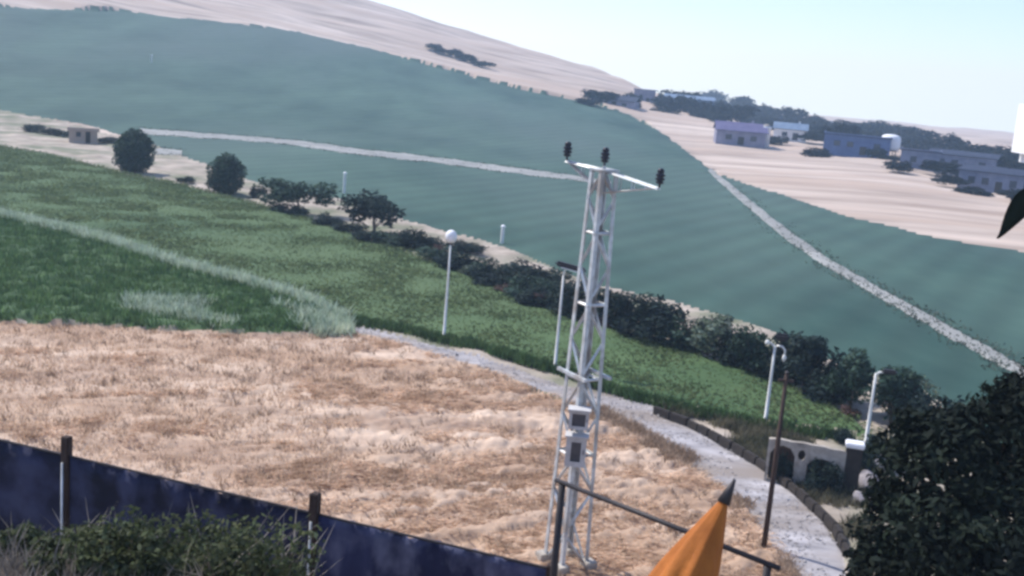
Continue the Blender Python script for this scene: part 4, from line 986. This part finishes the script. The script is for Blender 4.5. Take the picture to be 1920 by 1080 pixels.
# ------------------------------------------------------------------ big dark tree on the embankment
def near_tree():
    base = Vector((8.6, 19.5, 0)); base.z = float(ground(base.x, base.y))
    t = thing('dark_tree', base, 'large nearly black leafy tree on the embankment beside the gravel road', 'tree')
    def P(px, py, d): return at_d(px, py, d) - base
    sc = lambda r_px, d: r_px * d / FPX
    blobs = []
    for (px, py, r, d) in [(1780, 900, 125, 18), (1900, 850, 120, 19), (1690, 1000, 85, 17.5), (1660, 1090, 85, 17), (1800, 1060, 150, 17), (1930, 1010, 150, 18), (1720, 840, 62, 18.5),
                           (1840, 795, 52, 18.8), (1920, 760, 60, 19), (1990, 800, 110, 19), (1640, 1040, 50, 17.2), (1770, 800, 42, 18.5), (2050, 950, 150, 19), (1750, 1180, 160, 17.5), (1950, 1200, 170, 18),
                           (2020, 1130, 150, 18), (1665, 930, 46, 17.6), (1705, 790, 30, 18.4), (1880, 735, 30, 19)]:
        p = P(px, py, d); r_ = sc(r, d); blobs.append((p.x, p.y, p.z, r_, r_, r_ * .95))
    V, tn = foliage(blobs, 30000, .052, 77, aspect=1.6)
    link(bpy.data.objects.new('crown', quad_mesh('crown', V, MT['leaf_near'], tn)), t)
    mb = MB(); top = P(1850, 860, 18.6)
    mb.path([(0, 0, -.3), (.1, -.1, 1.2), top * .6, top], [.26, .22, .15, .06], 10)
    for b_ in blobs[:14]:
        c = Vector(b_[:3]); s = Vector((0, 0, 1.2)).lerp(top, .3 + .4 * random.random())
        if (c - s).length < .5: continue
        mb.path([s, s.lerp(c, .5) + Vector((0, 0, .15)), c], [.08, .055, .02], 6)
    mb.build('trunk', MT['bark'], t, True)
    # a long bough outside the main crown that droops into view with one dark leaf
    bp = [P(1990, 830, 18.8), P(2075, 600, 18.6), P(2060, 420, 18.2), P(1990, 350, 18), P(1945, 362, 17.9)]
    bo = MB().path(bp, [.07, .06, .045, .03, .015], 7).build('bough', MT['bark'], t, True)
    a, c = P(1948, 352, 17.9), P(1872, 448, 17.8); dv = (c - a); sd = dv.cross(Vector((0.2, 1, 0))).normalized(); bk = Vector((0, .05, 0))
    n = 10; v = []; f = []
    for k in range(n + 1):
        s = k / n; w_ = .19 * math.sin(math.pi * min(1, .12 + s * .88)) ** .8 * (1 - s * .35); m = a + dv * s + Vector((0, 0, .08 * math.sin(math.pi * s)))
        v += [m - sd * w_, m + bk, m + sd * w_, m + bk * 1.6]
    for k in range(n):
        o = k * 4; f += [(o, o + 1, o + 5, o + 4), (o + 1, o + 2, o + 6, o + 5), (o + 2, o + 3, o + 7, o + 6), (o + 3, o, o + 4, o + 7)]
    f += [(0, 3, 2, 1), (n * 4, n * 4 + 1, n * 4 + 2, n * 4 + 3)]
    raw_mesh('leaf', v, f, MT['leaf_near'], bo, True, tint=np.ones(len(v)) * .9)
near_tree()

# white globe lamp on a bracket, its post outside the picture
gp = at_d(1971, 246, 16.0); pp_ = Vector((gp.x + 1.6, gp.y + .4, 0)); pp_.z = float(ground(pp_.x, pp_.y))
t = thing('hanging_lantern', pp_, 'white upright block lantern hanging on a bracket arm against the sky', 'lantern')
zg = gp.z - pp_.z; gx = Vector((gp.x - pp_.x, gp.y - pp_.y, zg))
MB().lathe([(.12, -.2), (.09, .5), (.06, zg + .6)], 10).build('post', MT['dark_metal'], t, True)
MB().path([(0, 0, zg + .5), gx * .5 + Vector((0, 0, zg * .5 + .6)), gx + Vector((0, 0, .62)), gx + Vector((0, 0, .46))], [.035, .03, .03, .025], 8).build('arm', MT['dark_metal'], t, True)
MB().bevel_box(gx + Vector((0, 0, .0)), (.72, .72, .86), .12).build('lantern_body', MT['white_paint'], t)

# ------------------------------------------------------------------ foreground weeds on the bank
def weed(px, py, d, h, n, m, label, kind, seed, w=.02, lean=.5, group=None):
    g = np.random.default_rng(seed); p = at_d(px, py, d); p.z = float(ground(p.x, p.y))
    t = thing('weed_clump' if kind == 'blade' else 'weed_bush', p, label, 'plant', group, seed)
    if kind == 'blade':
        V, tn = blades(np.zeros((1, 3)), n, h, w, lean, seed, .10 + .1 * h)
        # two segment arching blades
        B0 = (V[:, 0] + V[:, 1]) / 2; T = V[:, 2]; W = (V[:, 1] - V[:, 0]) / 2
        Mid = B0 + (T - B0) * .55 + np.array([0, 0, .12 * h]); T2 = T.copy(); T2[:, 2] -= .12 * h
        Q = np.concatenate([np.stack([B0 - W, B0 + W, Mid + W * .8, Mid - W * .8], 1), np.stack([Mid - W * .8, Mid + W * .8, T2 + W * .1, T2 - W * .1], 1)])
        link(bpy.data.objects.new('blades', quad_mesh('blades', Q, m, np.concatenate([tn, tn]))), t)
        MB().lathe([(.05, -.06), (.06, .02), (.03, .08)], 7).build('crown_root', MT['bark'], t)
    else:
        blobs = [(g.uniform(-.4, .4) * h, g.uniform(-.4, .4) * h, g.uniform(.35, .8) * h, .28 * h, .28 * h, .26 * h) for _ in range(8)]
        V, tn = foliage(blobs, n, w, seed)
        link(bpy.data.objects.new('foliage', quad_mesh('foliage', V, m, tn)), t)
        mb = MB()
        for b_ in blobs: mb.path([(0, 0, -.05), (b_[0] * .4, b_[1] * .4, b_[2] * .5), b_[:3]], [.022, .015, .006], 5)
        mb.build('stem', MT['bark'], t, True)
wl = [(40, 1010, 11.5, .5, 'blade'), (130, 1060, 10.8, .45, 'blade'), (210, 1000, 11.8, .8, 'blade'), (270, 1040, 11.2, .95, 'blade'), (330, 1010, 11.6, .55, 'bush'), (395, 1060, 11.0, .7, 'bush'), (440, 1030, 11.3, .8, 'bush'),
      (300, 1080, 10.4, .45, 'bush'), (490, 1080, 10.8, .9, 'blade'), (520, 1100, 10.6, .6, 'bush'), (180, 1090, 10.2, .25, 'bush'), (90, 1080, 10.2, .2, 'bush'), (235, 1000, 11.8, .4, 'bush'), (20, 1080, 10.2, .4, 'blade'), (400, 990, 11.8, 1.0, 'blade'),
      (360, 1100, 10.2, .9, 'blade'), (60, 950, 12.4, .6, 'blade'), (260, 1030, 11.3, .65, 'bush'), (200, 1050, 10.9, .55, 'bush'), (470, 1060, 10.9, .85, 'bush'), (360, 1040, 11.2, .8, 'bush'), (140, 1020, 11.4, .4, 'bush'), (450, 1080, 10.6, .8, 'blade'), (285, 1060, 10.6, .7, 'blade'), (120, 975, 12.2, .35, 'bush'), (60, 1030, 11.0, .35, 'bush'), (30, 990, 11.6, .3, 'bush'), (100, 1000, 11.4, .55, 'blade'), (170, 985, 11.8, .55, 'blade'), (230, 1070, 10.4, .5, 'bush'), (430, 1100, 10.3, .6, 'bush')]
HT = lambda h: 'tall' if h > .75 else ('knee high' if h > .45 else 'low')
for i, (px, py, d, h, k) in enumerate(wl):
    if k == 'blade':
        weed(px, py, d, h * .8, 60, MT['weed_pale'], HT(h) + ' tuft of pale dry arching blades below the navy fence', k, 100 + i, .009, .75, HT(h) + ' dry tufts below the fence')
    else:
        weed(px, py, d, h * 1.35, 1100, MT['weed'], HT(h) + ' dull green weedy bush below the navy fence', k, 100 + i, .026, .5, HT(h) + ' weedy bushes below the fence')
# thin ground cover of dry stalks on the bank and embankment
g = np.random.default_rng(3); n = 2600
a_ = g.uniform(-.62, .1, n); d_ = g.uniform(8.2, 13.2, n); P = np.stack([d_ * np.sin(a_), d_ * np.cos(a_), ground(d_ * np.sin(a_), d_ * np.cos(a_))], 1)
P = P[P[:, 0] < -2.4]
V, tn = blades(P, 8, .24, .010, .8, 33, .06, (.5, 1.3))
stuff('bank_grass', V, tn, MT['weed_pale'], 'short dry grass covering the earth bank below the navy fence', 'grass')

# ------------------------------------------------------------------ haze
bm = bmesh.new(); bmesh.ops.create_cube(bm, size=1)
me = bpy.data.meshes.new('haze')
for v in bm.verts: v.co = Vector((v.co.x * 2100, v.co.y * 2100, v.co.z * 270 + 43))
bm.to_mesh(me); bm.free()
hz = link(bpy.data.objects.new('haze', me)); tag(hz, 'pale bluish summer haze over the whole valley', 'haze', kind='stuff')
hm = bpy.data.materials.new('haze_air'); hm.use_nodes = True; nt = hm.node_tree; nt.nodes.clear()
ho = nt.nodes.new('ShaderNodeOutputMaterial'); hv = nt.nodes.new('ShaderNodeVolumePrincipled')
hv.inputs['Color'].default_value = (.55, .76, 1.0, 1); hv.inputs['Density'].default_value = 0.00045; hv.inputs['Anisotropy'].default_value = 0.2
L(nt, hv.outputs[0], ho.inputs['Volume']); me.materials.append(hm)
